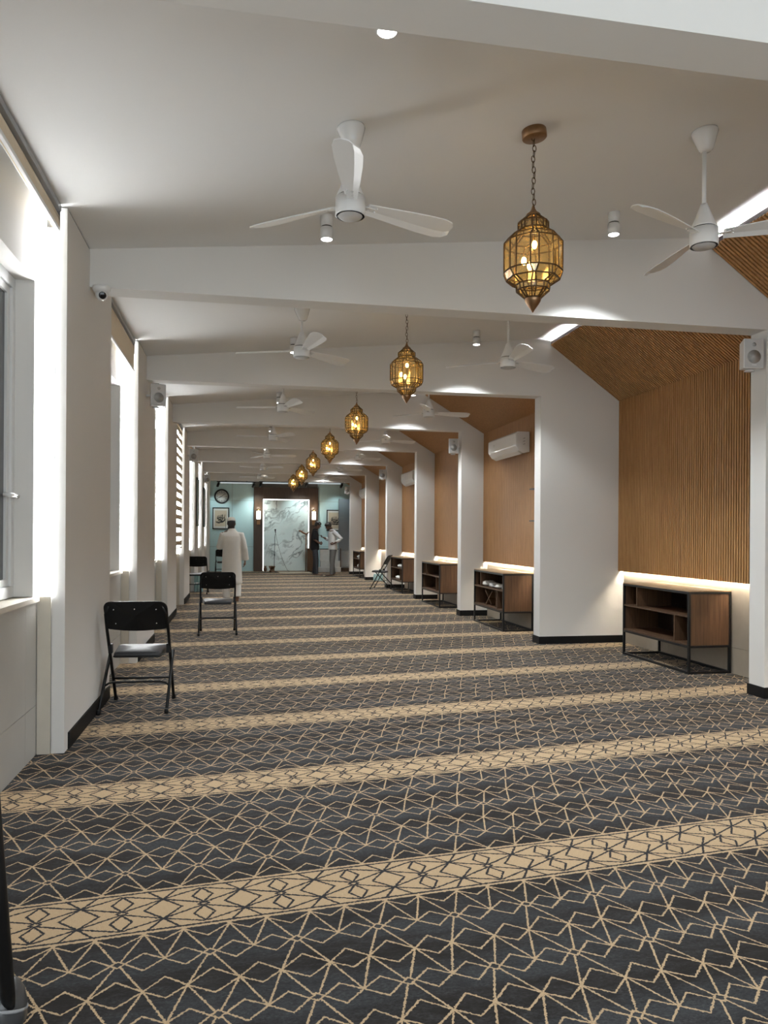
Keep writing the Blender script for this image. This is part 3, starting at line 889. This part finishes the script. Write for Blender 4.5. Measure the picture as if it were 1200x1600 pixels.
# ------------------------------------------------------------------ folding chairs (local: sitter faces +Y)
def make_chair(label, loc, rz, grp='black folding chairs'):
    t = thing('folding_chair', label, 'chair', loc, rz, grp)
    W = .235
    def post(z): return -.19 + (.84 - z) * .56      # y of the main tube at height z
    for s_ in (-1, 1):
        MB().tube([(s_ * W, post(.012), .012), (s_ * W, post(.44), .44), (s_ * W, post(.62), .62), (s_ * (W - .004), post(.76), .76), (s_ * (W - .035), post(.835) , .832)], .0125, 10).build('front_leg', 'black_metal', t)
        MB().tube([(s_ * (W + .014), .13, .43), (s_ * (W + .018), -.27, .012)], .0125, 10).build('rear_leg', 'black_metal', t)
        MB().lathe([(.016, 0), (.018, .02), (.014, .04)], 10, (s_ * W, post(.012), -.001)).build('foot_cap', 'black_vinyl', t)
        MB().lathe([(.016, 0), (.018, .02), (.014, .04)], 10, (s_ * (W + .018), -.27, -.001)).build('foot_cap', 'black_vinyl', t)
        MB().box(s_ * W - .02 * (s_ > 0) - .004, s_ * W + .02 * (s_ < 0) + .004, post(.48) - .02, post(.48) + .035, .43, .505).build('hinge', 'black_metal', t, bevel=.004)
    MB().tube([(-W - .012, -.098, .19), (-W + .02, -.085, .208), (-W + .06, -.080, .215), (W - .06, -.080, .215), (W - .02, -.085, .208), (W + .012, -.098, .19)], .009, 8).build('rear_rail', 'black_metal', t)
    MB().tube([(-W, post(.20), .20), (W, post(.20), .20)], .009, 8).build('front_rail', 'black_metal', t)
    # backrest: curved padded panel with rounded top corners
    bk = MB(); n = 14; rows = []
    outline = []
    hw_, z0, z1, rr = .242, .635, .865, .06
    pts = []
    for k in range(6): a = PI / 2 * k / 5; pts.append((hw_ - rr + rr * math.cos(a), z1 - rr + rr * math.sin(a)))
    for k in range(6): a = PI / 2 + PI / 2 * k / 5; pts.append((-hw_ + rr + rr * math.cos(a), z1 - rr + rr * math.sin(a)))
    for k in range(4): a = PI + PI / 2 * k / 3; pts.append((-hw_ + .03 + .03 * math.cos(a), z0 + .03 + .03 * math.sin(a)))
    for k in range(1, 8): pts.append((-hw_ + .03 + (2 * hw_ - .06) * k / 8, z0 - .012 * math.sin(PI * k / 8)))
    for k in range(4): a = 1.5 * PI + PI / 2 * k / 3; pts.append((hw_ - .03 + .03 * math.cos(a), z0 + .03 + .03 * math.sin(a)))
    N_ = len(pts)
    def yb(x, z): return post(z) - .035 + .045 * (x / hw_) ** 2
    v = [(x, yb(x, z) - .012, z) for x, z in pts] + [(x, yb(x, z) + .014, z) for x, z in pts]
    cx = [(0, yb(0, .75) - .016, .75), (0, yb(0, .75) + .022, .75)]
    v += cx
    f = []
    for i in range(N_):
        j = (i + 1) % N_
        f += [(i, j, N_ + j, N_ + i), (j, i, 2 * N_), (N_ + i, N_ + j, 2 * N_ + 1)]
    bk.add(v, f, False)
    bo = bk.build('backrest', 'black_vinyl', t, bevel=.004)
    for x, z in ((-.16, .80), (0, .805), (.16, .80), (-.155, .685), (.155, .685)):
        MB().ball((x, yb(x, z) - .014, z), (.006, .004, .006), 8, 5).build('rivet', 'chrome', bo)
    # seat
    st = MB(); pts = []
    for (cx_, cy_, a0) in ((.205, .25, 0), (-.205, .25, 1), (-.18, -.10, 2), (.18, -.10, 3)):
        rr = .05 if cy_ > 0 else .02
        for k in range(5):
            a = a0 * PI / 2 + PI / 2 * k / 4
            pts.append((cx_ - rr * (1 if cx_ > 0 else -1) + rr * math.cos(a), cy_ - rr * (1 if cy_ > 0 else -1) + rr * math.sin(a)))
    N_ = len(pts)
    def lay(sc, z): return [(x * sc, (y - .07) * sc + .07, z + (y) * .05) for x, y in pts]
    v = lay(.97, .415) + lay(1.0, .422) + lay(1.0, .445) + lay(.95, .458) + [(0, .07, .467)] + [(0, .07, .415)]
    f = []
    for r_ in range(3):
        for i in range(N_):
            j = (i + 1) % N_
            f.append((r_ * N_ + i, r_ * N_ + j, (r_ + 1) * N_ + j, (r_ + 1) * N_ + i))
    for i in range(N_):
        j = (i + 1) % N_
        f += [(3 * N_ + i, 3 * N_ + j, 4 * N_), (j, i, 4 * N_ + 1)]
    st.add(v, f, True)
    so = st.build('seat', 'grey_vinyl', t)
    rim = MB().tube([(x * 1.004, (y - .07) * 1.004 + .07, .423 + y * .05) for x, y in pts + pts[:1]], .007, 6)
    rim.build('seat_rim', 'black_metal', so)
    return t
ch = make_chair('black folding chair beside the near left pier, largest in view', (-.80, 6.36, 0), -.05)
def chair_at(label, loc, rz): return dup(ch, loc, rz, label)
chair_at('black folding chair standing behind the man in white, second nearest', (-.315, 10.85, 0), .03)
chair_at('black folding chair by the far left piers with bottles beneath', (-1.0 + .0, 18.05, 0), -.05)
chair_at('black folding chair near the end wall left of the man in white', (-.58, 25.6, 0), 0)
chair_at('black folding chair seen from the side against the right cabinet', (3.58, 19.13, 0), PI / 2 - .40)

# ------------------------------------------------------------------ bottles
def bottle_pack(label, x, y, z, nx, ny, hgt=.22, loc_group='packs of water bottles'):
    t = thing('bottle_pack', label, 'bottles', (x, y, z), 0, loc_group)
    for i in range(nx):
        for j in range(ny):
            cx, cy = (i - (nx - 1) / 2) * .068, (j - (ny - 1) / 2) * .068
            bo = MB().lathe([(.030, 0), (.033, .01), (.033, hgt * .62), (.028, hgt * .75), (.013, hgt * .90), (.013, hgt * .93)], 12, (cx, cy, 0)).build('bottle', 'bottle_plastic', t)
            MB().lathe([(.0145, hgt * .92), (.0145, hgt)], 10, (cx, cy, 0)).build('cap', 'white_plastic', bo)
    return t
bottle_pack('pack of clear water bottles on the carpet by the right pier', 4.06, 22.45, 0, 4, 3)
bottle_pack('pack of clear water bottles under the far left chair, bottom layer', -.99, 18.62, 0, 3, 3)
bottle_pack('pack of clear water bottles by the far left chair, top layer', -.99, 18.62, .222, 3, 3)

# ------------------------------------------------------------------ items on the end wall
ck = thing('wall_clock', 'round black-rimmed wall clock on the teal-lit end wall', 'clock', (-.704, YEND, 2.745), 0)
MB().lathe([(.215, -.012), (.215, -.010)], 48, axis='Y').build('dial', 'paper_white', ck)
rm = MB()
rm.lathe([(.21, -.012), (.215, -.045), (.245, -.05), (.268, -.03), (.268, 0)], 48, axis='Y')
# ring only: cut centre by building as torus-like band
rm = MB(); pr = [(.212, -.013), (.218, -.045), (.245, -.052), (.268, -.032), (.268, 0.0), (.214, 0.0)]
v, f = [], []; n = 48
for r, yy in pr:
    for i in range(n): a = 2 * PI * i / n; v.append((r * math.cos(a), yy, r * math.sin(a)))
for j in range(len(pr)):
    j2 = (j + 1) % len(pr)
    for i in range(n): k = (i + 1) % n; f.append((j * n + i, j * n + k, j2 * n + k, j2 * n + i))
rm.add(v, f, True).build('rim', 'black_metal', ck)
for k in range(12):
    a = PI / 2 - k * PI / 6
    m = MB().box(-.006, .006, -.016, -.012, .150 if k % 3 else .140, .190)
    m.xf(Matrix.Rotation(PI / 2 - a, 4, 'Y')).build('hour_mark', 'ink_black', ck)
for ang, l0, w_, nm in ((50, .165, .007, 'minute_hand'), (243, .125, .010, 'hour_hand')):
    m = MB().box(-w_, w_, -.021, -.017, -.02, l0); m.xf(Matrix.Rotation(math.radians(ang), 4, 'Y')).build(nm, 'ink_black', ck)

def calligraphy(parent, cx, cz, sc, seed, y):
    rnd = random.Random(seed)
    strokes = []
    # intertwined round script: sweeping bowls, uprights and dots
    for k in range(5):
        a0 = rnd.uniform(-.5, .6)
        ox, oz = rnd.uniform(-.35, .35), rnd.uniform(-.30, .15)
        R = rnd.uniform(.22, .42)
        pts = [(ox + R * math.cos(a0 + PI + PI * q / 9), oz + R * .7 * math.sin(a0 + PI + PI * q / 9)) for q in range(10)]
        strokes.append((pts, .060))
    for k in range(6):
        x0 = -.45 + .18 * k; lean = rnd.uniform(-.10, .12)
        strokes.append(([(x0 + lean, .55 + rnd.uniform(-.1, .1)), (x0 + lean * .5, .2), (x0, -.1 + rnd.uniform(-.1, .1))], .048))
    strokes.append(([(-.6, -.35), (-.2, -.5), (.25, -.45), (.62, -.12), (.60, .08)], .065))
    strokes.append(([(-.5, .05), (-.1, .22), (.3, .08), (.55, .30)], .05))
    for k in range(7):
        x0, z0 = rnd.uniform(-.55, .55), rnd.uniform(-.5, .6); strokes.append(([(x0 - .02, z0), (x0 + .03, z0 + .02)], .05))
    m = MB()
    for pts, w_ in strokes:
        P = [(cx + p[0] * sc, y, cz + p[1] * sc) for p in pts]
        n = len(P)
        rad = [w_ * sc * (.35 + .65 * math.sin(PI * (i + .6) / (n + .2))) for i in range(n)]
        m.tube(P, rad, 6, flat=.12, up=(0, 1, 0)) if False else m.tube(P, rad, 6)
    # flatten the strokes on to the paper
    m.v = [(a, y + (b_ - y) * .06, c_) for a, b_, c_ in m.v]
    return m.build('lettering', 'ink_black', parent)
def picture(label, x0, x1, z0, z1, seed):
    cx, cz = (x0 + x1) / 2, (z0 + z1) / 2
    t = thing('framed_calligraphy', label, 'picture', (cx, YEND, cz), 0, 'framed calligraphy on the end wall')
    w, h = (x1 - x0) / 2, (z1 - z0) / 2
    fr = MB(); e = .035
    fr.box(-w, w, -.03, 0, h - e, h); fr.box(-w, w, -.03, 0, -h, -h + e); fr.box(-w, -w + e, -.03, 0, -h + e, h - e); fr.box(w - e, w, -.03, 0, -h + e, h - e)
    fr.build('picture_frame', 'black_metal', t)
    MB().box(-w + e, w - e, -.012, -.002, -h + e, h - e).build('mount', 'paper_white', t)
    MB().box(-w + e + .05, w - e - .05, -.015, -.012, -h + e + .07, h - e - .07).build('sheet', 'paper_buff', t)
    calligraphy(t, 0, -.02, min(w, h) * .88, seed, -.016)
    return t
picture('black framed calligraphy under the wall clock', -1.03, -.435, 1.545, 2.335, 3)
picture('black framed calligraphy behind the men on the right', 3.14, 3.74, 1.50, 2.30, 5)

def sconce(label, x):
    t = thing('wall_sconce', label, 'wall lamp', (x, YEND - .10, 1.72), 0, 'wall sconces beside the marble slab')
    MB().box(-.065, .065, -.025, 0, 0.0, .17).build('back_plate', 'brass', t, bevel=.004)
    MB().lathe([(.045, .16), (.075, .17), (.078, .20)], 20, (0, -.075, 0)).build('cup', 'brass', t)
    g = MB()
    g.lathe([(.068, .20), (.072, .22), (.072, .49), (.066, .51)], 20, (0, -.075, 0)); g.build('glass_shade', 'sconce_glow', t)
    cr = MB().lathe([(.078, .505), (.080, .525), (.060, .555), (.030, .575), (.010, .60)], 20, (0, -.075, 0)); cr.build('crown', 'brass', t)
    for k in range(6):
        a = k * PI / 3
        MB().tube([(.077 * math.cos(a), -.075 + .077 * math.sin(a), .20), (.077 * math.cos(a), -.075 + .077 * math.sin(a), .51)], .004, 5).build('rib', 'brass', t)
    light('sconce_light', 'POINT', (0, -.24, .60), 5, (1.0, .86, .66), t, shadow_soft_size=.05)
    return t
sconce('brass wall sconce with glowing glass left of the marble slab', .622)
sconce('brass wall sconce with glowing glass right of the marble slab', 2.650)

# boards on the left piers
for k, zt, zb2 in ((5, 2.77, 1.57), (6, 2.72, 1.58)):
    y0 = PL[k][0] + .55
    t = thing('framed_board', 'black framed board hung on the %s left pier' % ORD[k - 1], 'picture', (XL, y0, zb2), 0, 'framed boards on the left piers')
    h = zt - zb2; w = .85
    fr = MB(); e = .03
    fr.box(0, .03, 0, w, 0, e); fr.box(0, .03, 0, w, h - e, h); fr.box(0, .03, 0, e, e, h - e); fr.box(0, .03, w - e, w, e, h - e)
    fr.build('picture_frame', 'black_metal', t)
    MB().box(0, .012, e, w - e, e, h - e).build('sheet', 'teal_lit_wall', t)

# microphone stand, staff, vase, book rest, rug, lectern, plinth
t = thing('microphone_stand', 'thin black microphone stand in front of the marble slab', 'microphone stand', (1.187, 27.85, 0), 0)
MB().lathe([(.13, 0), (.13, .012), (.02, .03)], 20).build('base', 'black_metal', t)
MB().tube([(0, 0, .02), (.02, 0, 1.30)], .010, 8).build('pole', 'black_metal', t)
MB().tube([(.02, 0, 1.28), (.05, -.05, 1.45), (.035, -.10, 1.50)], .008, 8).build('boom', 'black_metal', t)
MB().lathe([(.012, -.08), (.018, -.02), (.030, .02), (.026, .05)], 14, (.03, -.12, 1.51)).build('microphone', 'black_metal', t)
MB().lathe([(.018, -.04), (.018, .04)], 12, (.012, 0, .62)).build('clamp', 'black_metal', t)
MB().tube([(.04, -.03, 1.44), (.12, 0, 1.05), (.24, 0, .62), (.36, 0, .30), (.48, 0, .06), (.56, -.02, .008)], .006, 6).build('cable', 'black_metal', t)
t = thing('wooden_staff', 'tall wooden staff with curved handle standing by the right jamb', 'staff', (2.345, 27.95, 0), 0)
MB().tube([(0, 0, 0), (0, 0, .8), (.005, 0, 1.36)], [.018, .020, .024], 10).build('shaft', 'wood_red', t)
MB().tube([(-.27, 0, 1.50), (-.20, 0, 1.50), (-.10, 0, 1.43), (.0, 0, 1.385), (.06, 0, 1.41), (.11, 0, 1.47)], [.030, .034, .034, .034, .028, .02], 10).build('handle', 'wood_red', t)
t = thing('clay_vase', 'small dark clay vase at the foot of the marble slab', 'vase', (.875, 28.0, 0), 0)
MB().lathe([(.03, 0), (.045, .02), (.065, .08), (.055, .14), (.03, .17), (.045, .20)], 18).build('body', 'clay', t)
MB().lathe([(.046, .195), (.050, .205), (.046, .212)], 18).build('lip', 'clay', t)
book_rest('open wooden book rest on the floor before the marble slab', 1.10, 27.6, 0, .6)
o = MB().box(1.34, 2.45, 26.75, 27.75, 0.0, .012).build('prayer_rug', 'rug'); tag(o, 'pale patterned prayer rug laid before the marble slab', 'rug')
t = thing('low_lectern', 'low brown box lectern against the right jamb behind the man in black', 'lectern', (2.52, 28.02, 0), 0)
MB().box(-.13, .13, -.15, .15, .02, .83).build('body', 'wood_cabinet', t, bevel=.006)
MB().box(-.145, .145, -.165, .165, .83, .855).build('top', 'wood_cabinet', t, bevel=.004)
MB().box(-.135, .135, -.155, .155, 0.0, .02).build('plinth', 'black_skirting', t)
t = thing('marble_steps', 'low white marble steps behind the two standing men', 'steps', (3.25, 28.0, 0), 0)
MB().box(-.46, .36, -.34, .26, 0, .17).build('step', 'step_stone', t)
MB().box(-.36, .36, -.10, .27, .17, .40).build('step', 'step_stone', t)
MB().box(-.36, .36, .10, .28, .40, .82).build('back_block', 'step_stone', t)
MB().box(-.37, .37, .09, .285, .82, .845).build('coping', 'black_skirting', t)
MB().box(.365, .40, -.05, .28, 0, .86).build('newel', 'wood_portal', t)

# appliance at the lower left corner of the picture
t = thing('floor_appliance', 'dark grey moulded plastic appliance with black tube, lower left corner', 'appliance', (-.672, 2.315, 0), 0)
MB().loft([(0, 0, 0, .070, .078), (0, 0, .012, .078, .086), (0, 0, .05, .078, .084), (0, 0, .085, .072, .076), (0, 0, .108, .060, .062), (0, 0, .116, .045, .046)], 28).build('shell', 'grey_plastic', t)
MB().tube([(.076 * math.cos(a / 20 * 2 * PI), .083 * math.sin(a / 20 * 2 * PI), .062 + .035 * math.cos(a / 20 * 2 * PI + 2.2)) for a in range(21)], .005, 6).build('rim', 'mid_grey', t)
MB().tube([(.040, -.035, .05), (.043, -.055, .12), (.050, -.135, .35), (.066, -.32, .90)], .019, 12).build('tube', 'black_metal', t)

# ------------------------------------------------------------------ people
def remesh(o, vox, smooth=6):
    r = o.modifiers.new('remesh', 'REMESH'); r.mode = 'VOXEL'; r.voxel_size = vox; r.use_smooth_shade = True
    s_ = o.modifiers.new('smooth', 'SMOOTH'); s_.factor = .5; s_.iterations = smooth
    return o
def head(m, c, sc=1.0):
    x, y, z = c       # z: chin level; head 0.225 tall
    H_ = .225 * sc
    m.loft([(x, y + .020, z, .030, .035), (x, y + .018, z + .02, .048, .058), (x, y + .010, z + .06, .064, .080), (x, y + .002, z + .105, .074, .096),
            (x, y - .004, z + .15, .077, .100), (x, y - .008, z + .19, .066, .085), (x, y - .01, z + .215, .042, .055), (x, y - .01, z + .226, .012, .016)], 20)
    m.tube([(x, y + .095, z + .125), (x, y + .112, z + .095), (x, y + .118, z + .080)], [.008, .012, .014], 8)     # nose
    m.tube([(x - .022, y + .093, z + .045), (x + .022, y + .093, z + .045)], .008, 8)                            # lips
    for s_ in (-1, 1): m.ball((x + s_ * .079, y - .004, z + .11), (.010, .018, .030), 10, 7)                        # ears
    return m
def hand(m, wrist, direction, palm_n, thumb_side, curl=.35, sc=1.0):
    """palm + five fingers; direction: unit along the hand, palm_n: palm normal, thumb_side: +1/-1 along cross"""
    w = Vector(wrist); d_ = Vector(direction).normalized(); n_ = Vector(palm_n); n_ = (n_ - d_ * n_.dot(d_)).normalized()
    sd = d_.cross(n_).normalized() * thumb_side
    m.tube([w, w + d_ * .03 * sc, w + d_ * .075 * sc, w + d_ * .09 * sc], [.024, .034, .038, .034], 10, flat=.5, up=n_)
    for k, (off, L) in enumerate(((.030, .070), (.011, .080), (-.009, .074), (-.028, .058))):
        p = w + d_ * .085 * sc + sd * off * sc
        pts = [p - d_ * .02]
        ang = 0
        for j in range(3):
            ang += curl * (.7 + .2 * j)
            pts.append(pts[-1] + (d_ * math.cos(ang) + n_ * math.sin(ang)) * L / 3 * (1.25 if j == 0 else 1) * sc)
        m.tube(pts, [.0098, .0095, .009, .0075], 8)
    p = w + d_ * .03 * sc + sd * .025 * sc
    m.tube([p, p + (d_ * .6 + sd * .75 + n_ * .2).normalized() * .035, p + (d_ * .6 + sd * .75 + n_ * .2).normalized() * .035 + (d_ * .85 + sd * .2 + n_ * .4).normalized() * .035], [.013, .011, .009], 8)
def foot(m, x, y, z, yaw=0.0):
    c_, s_ = math.cos(yaw), math.sin(yaw)
    def R(px, py): return (x + px * c_ - py * s_, y + px * s_ + py * c_)
    pts = [R(0, -.055), R(0, .0), R(0, .08), R(0, .15), R(0, .185)]
    rr = [.030, .040, .044, .042, .026]
    m.tube([(a[0], a[1], z + h) for a, h in zip(pts, (.032, .045, .038, .028, .022))], rr, 10, flat=.62)
def body_base(t, skin, sk, voxel=.007):
    """sk: dict with joints"""
    m = MB()
    hx, hy, hz = sk['head']
    mh = MB(); head(mh, (0, 0, 0), 1.0)
    mh.xf(Matrix.Translation((hx, hy, hz)) @ Matrix.Rotation(sk.get('hturn', 0), 4, 'Z') @ Matrix.Rotation(sk.get('hnod', 0), 4, 'X'))
    m.add(mh.v, mh.f, True)
    nx, ny, nz = sk['neck']
    m.tube([(nx, ny, nz - .06), (nx, ny, nz), (hx, hy - .012, hz + .05)], [.070, .054, .052], 12)
    px, py, pz = sk['pelvis']
    m.loft([(px, py, pz - .10, .13, .10), (px, py, pz, .155, .11), (px, py, pz + .12, .135, .095), ((px + nx) / 2, (py + ny) / 2, (pz + nz) / 2 + .05, .145, .10),
            (nx, ny - .005, nz - .14, .165, .105), (nx, ny, nz - .04, .12, .075), (nx, ny, nz, .06, .055)], 20)
    for s_ in ('L', 'R'):
        sh, el, wr_ = sk['sh' + s_], sk['el' + s_], sk['wr' + s_]
        m.tube([(nx, ny, nz - .07), sh, [(a + b_) / 2 for a, b_ in zip(sh, el)], el, [(a + b_) / 2 for a, b_ in zip(el, wr_)], wr_], [.06, .055, .046, .038, .036, .026], 12)
        hd = sk['hand' + s_]; hand(m, wr_, hd[0], hd[1], hd[2], hd[3])
        hp, kn, an = sk['hip' + s_], sk['kn' + s_], sk['an' + s_]
        m.tube([hp, [(a + b_) / 2 for a, b_ in zip(hp, kn)], kn, [a * .65 + b_ * .35 for a, b_ in zip(kn, an)], an], [.085, .075, .055, .052, .036], 12)
        foot(m, an[0], an[1] + .03, an[2] - .075, sk.get('ftyaw' + s_, 0))
    o = m.build('body', skin, t); remesh(o, voxel, 3)
    return o

# -- man in white, walking away, phone at left ear
T = thing('person', 'man in long white tunic and white cap walking away, phone at ear', 'person', (-.18, 15.5, 0), .05)
sk = dict(head=(-.01, .05, 1.485), hnod=-.22, hturn=.10, neck=(0, .02, 1.45), pelvis=(0, 0, .93),
          shL=(-.175, .015, 1.375), elL=(-.235, .10, 1.12), wrL=(-.155, .17, 1.36), handL=((.35, -.15, .9), (.8, -.4, 0), 1, .5),
          shR=(.175, .015, 1.375), elR=(.24, -.01, 1.10), wrR=(.265, .07, .85), handR=((.0, .15, -1), (-1, .2, 0), -1, .35),
          hipL=(-.09, 0, .90), knL=(-.10, .06, .50), anL=(-.10, -.02, .085), hipR=(.09, 0, .90), knR=(.105, .02, .49), anR=(.105, -.12, .10))
body_base(T, 'skin', sk)
k = MB()
k.loft([(0, 0, .385, .205, .165), (0, 0, .41, .21, .17), (0, 0, .65, .198, .155), (0, 0, .90, .190, .145), (0, .005, 1.10, .182, .138), (0, .01, 1.25, .195, .132), (0, .012, 1.34, .190, .118), (0, .015, 1.40, .150, .095), (0, .018, 1.445, .095, .075), (0, .02, 1.495, .062, .064)], 28)
k.tube([(.12, .012, 1.375), sk['shR'], (.215, .0, 1.24), (.245, -.01, 1.10), (.262, .03, .98), (.270, .06, .865)], [.055, .068, .066, .064, .066, .074], 14)
k.tube([(-.12, .012, 1.375), sk['shL'], (-.212, .045, 1.24), (-.240, .10, 1.11), (-.215, .13, 1.18), (-.180, .155, 1.27)], [.055, .068, .066, .066, .062, .056], 14)
remesh(k.build('tunic', 'cloth_white', T), .010, 4)
k = MB()
k.tube([(-.085, 0, .85), (-.10, .06, .50), (-.10, -.0, .13), (-.10, -.0, .11)], [.11, .092, .075, .075], 14)
k.tube([(.085, 0, .85), (.105, .02, .49), (.105, -.10, .15), (.105, -.105, .13)], [.11, .092, .075, .075], 14)
remesh(k.build('trousers', 'cloth_white', T), .010, 3)
hm = MB()
cap = MB().loft([(0, -.006, .150, .084, .106), (0, -.006, .165, .085, .107), (0, -.007, .205, .080, .100), (0, -.008, .225, .066, .082), (0, -.008, .236, .03, .04)], 24)
HT = Matrix.Translation(sk['head']) @ Matrix.Rotation(.10, 4, 'Z') @ Matrix.Rotation(-.22, 4, 'X')
cap.xf(HT).build('cap', 'cloth_white', T)
hr = MB().loft([(0, -.020, -.02, .052, .050), (0, -.028, .045, .060, .060), (0, -.026, .07, .074, .080), (0, -.014, .11, .081, .094), (0, -.008, .155, .082, .104)], 20)
hr.xf(HT).build('hair', 'hair_black', T)
bd = MB().loft([(0, .04, -.07, .03, .03), (0, .045, -.03, .055, .05), (0, .035, .015, .066, .068), (0, .03, .05, .070, .072)], 16)
bd.xf(HT).build('beard', 'hair_black', T)
ph = MB().box(-.035, .035, -.005, .005, -.07, .07)
PHL = Vector((-.115, .09, 1.57))
ph.xf(Matrix.Rotation(PI / 2, 4, 'Z')).build('phone', 'screen_dark').location = (0, 0, 0)
pho = bpy.data.objects['phone']; pho.name = 'mobile_phone'
pho.location = (-.18 - .125, 15.5 + .07, 1.575); tag(pho, 'dark phone held at the ear of the man in white', 'phone')

# -- man in black shirt, facing right
T = thing('person', 'man in black shirt and dark grey jeans standing facing right', 'person', (2.41, 25.2, 0), -PI / 2 - .08)
sk = dict(head=(0, .06, 1.575), hnod=-.30, neck=(0, .01, 1.545), pelvis=(0, 0, .97),
          shL=(-.185, 0, 1.475), elL=(-.235, .0, 1.20), wrL=(-.16, .17, 1.10), handL=((.4, .7, -.1), (1, 0, -.3), -1, .5),
          shR=(.185, 0, 1.475), elR=(.235, -.02, 1.20), wrR=(.16, .16, 1.08), handR=((-.5, .6, -.2), (-1, 0, -.2), 1, .5),
          hipL=(-.09, 0, .94), knL=(-.10, .03, .52), anL=(-.11, -.03, .085), hipR=(.09, 0, .94), knR=(.10, .05, .52), anR=(.11, .06, .085))
body_base(T, 'skin_backlit', sk)
k = MB()
k.loft([(0, 0, .86, .180, .140), (0, 0, .90, .19, .145), (0, 0, 1.12, .180, .135), (0, .0, 1.34, .19, .13), (0, .0, 1.44, .185, .11), (0, .0, 1.51, .11, .08), (0, .005, 1.565, .066, .066)], 26)
for s_ in (-1, 1):
    k.tube([(s_ * .13, 0, 1.46), (s_ * .185, 0, 1.475), (s_ * .220, 0, 1.35), (s_ * .240, -.005, 1.20)], [.065, .075, .072, .068], 14)
remesh(k.build('shirt', 'cloth_black', T), .010, 3)
k = MB().loft([(0, 0, .84, .165, .115), (0, 0, .98, .16, .12)], 24)
k.tube([(-.085, 0, .92), (-.10, .03, .52), (-.11, -.02, .07)], [.10, .078, .062], 14)
k.tube([(.085, 0, .92), (.10, .05, .52), (.11, .055, .07)], [.10, .078, .062], 14)
remesh(k.build('jeans', 'cloth_slate', T), .010, 3)
HT = Matrix.Translation(sk['head']) @ Matrix.Rotation(-.30, 4, 'X')
MB().loft([(0, -.032, .06, .058, .055), (0, -.030, .09, .082, .078), (0, -.022, .13, .088, .096), (0, -.004, .165, .090, .110), (0, .0, .20, .082, .102), (0, -.002, .232, .060, .075), (0, -.004, .246, .02, .03)], 20).xf(HT).build('hair', 'hair_black', T)

# -- man in pale shirt, facing left, phone in hand, other hand on hip
T = thing('person', 'man in pale grey shirt looking down at a phone in his hand', 'person', (2.97, 24.9, 0), PI / 2 + .12)
sk = dict(head=(0, .09, 1.555), hnod=-.50, neck=(0, .03, 1.535), pelvis=(0, -.02, .97),
          shR=(.195, .01, 1.465), elR=(.24, .08, 1.19), wrR=(.13, .28, 1.28), handR=((-.15, .9, .25), (-.3, -.2, 1), 1, .7),
          shL=(-.195, .01, 1.465), elL=(-.27, -.22, 1.24), wrL=(-.205, .0, 1.09), handL=((.25, .9, -.2), (1, 0, 0), -1, .4),
          hipL=(-.09, -.02, .94), knL=(-.12, .03, .52), anL=(-.14, .06, .085), hipR=(.09, -.02, .94), knR=(.10, .0, .52), anR=(.11, -.07, .085))
body_base(T, 'skin_backlit', sk)
k = MB()
k.loft([(0, -.01, .88, .19, .15), (0, -.01, .92, .195, .15), (0, -.005, 1.12, .185, .14), (0, .005, 1.33, .19, .13), (0, .012, 1.44, .185, .112), (0, .018, 1.50, .11, .08), (0, .02, 1.555, .066, .066)], 26)
k.tube([(.13, .012, 1.45), (.195, .01, 1.465), (.225, .045, 1.33), (.243, .08, 1.19), (.215, .13, 1.215), (.175, .20, 1.245)], [.065, .070, .066, .062, .058, .052], 14)
k.tube([(-.13, .012, 1.45), (-.195, .01, 1.465), (-.24, -.11, 1.35), (-.273, -.225, 1.24), (-.255, -.16, 1.19), (-.23, -.07, 1.13)], [.065, .070, .066, .062, .056, .050], 14)
remesh(k.build('shirt', 'cloth_shirt', T), .010, 3)
k = MB().loft([(0, -.02, .84, .165, .115), (0, -.015, .98, .16, .12)], 24)
k.tube([(-.085, -.02, .92), (-.12, .03, .52), (-.14, .06, .07)], [.10, .082, .068], 14)
k.tube([(.085, -.02, .92), (.10, .0, .52), (.11, -.06, .07)], [.10, .082, .068], 14)
remesh(k.build('trousers', 'cloth_trouser', T), .010, 3)
HT = Matrix.Translation(sk['head']) @ Matrix.Rotation(-.50, 4, 'X')
MB().loft([(0, -.032, .06, .058, .055), (0, -.030, .09, .082, .078), (0, -.022, .13, .088, .096), (0, -.004, .165, .090, .112), (0, .0, .20, .082, .104), (0, -.002, .232, .060, .075), (0, -.004, .246, .02, .03)], 20).xf(HT).build('hair', 'hair_black', T)
MB().loft([(0, .045, -.012, .03, .03), (0, .04, .01, .05, .052), (0, .03, .035, .063, .068)], 14).xf(HT).build('beard', 'hair_black', T)
ph = MB().box(-.036, .036, -.075, .075, -.005, .005).build('mobile_phone', 'screen_dark')
ph.matrix_world = T.matrix_basis @ Matrix.Translation((.105, .400, 1.345)) @ Matrix.Rotation(.25, 4, 'X')
tag(ph, 'dark phone in the hand of the man in the pale shirt', 'phone')
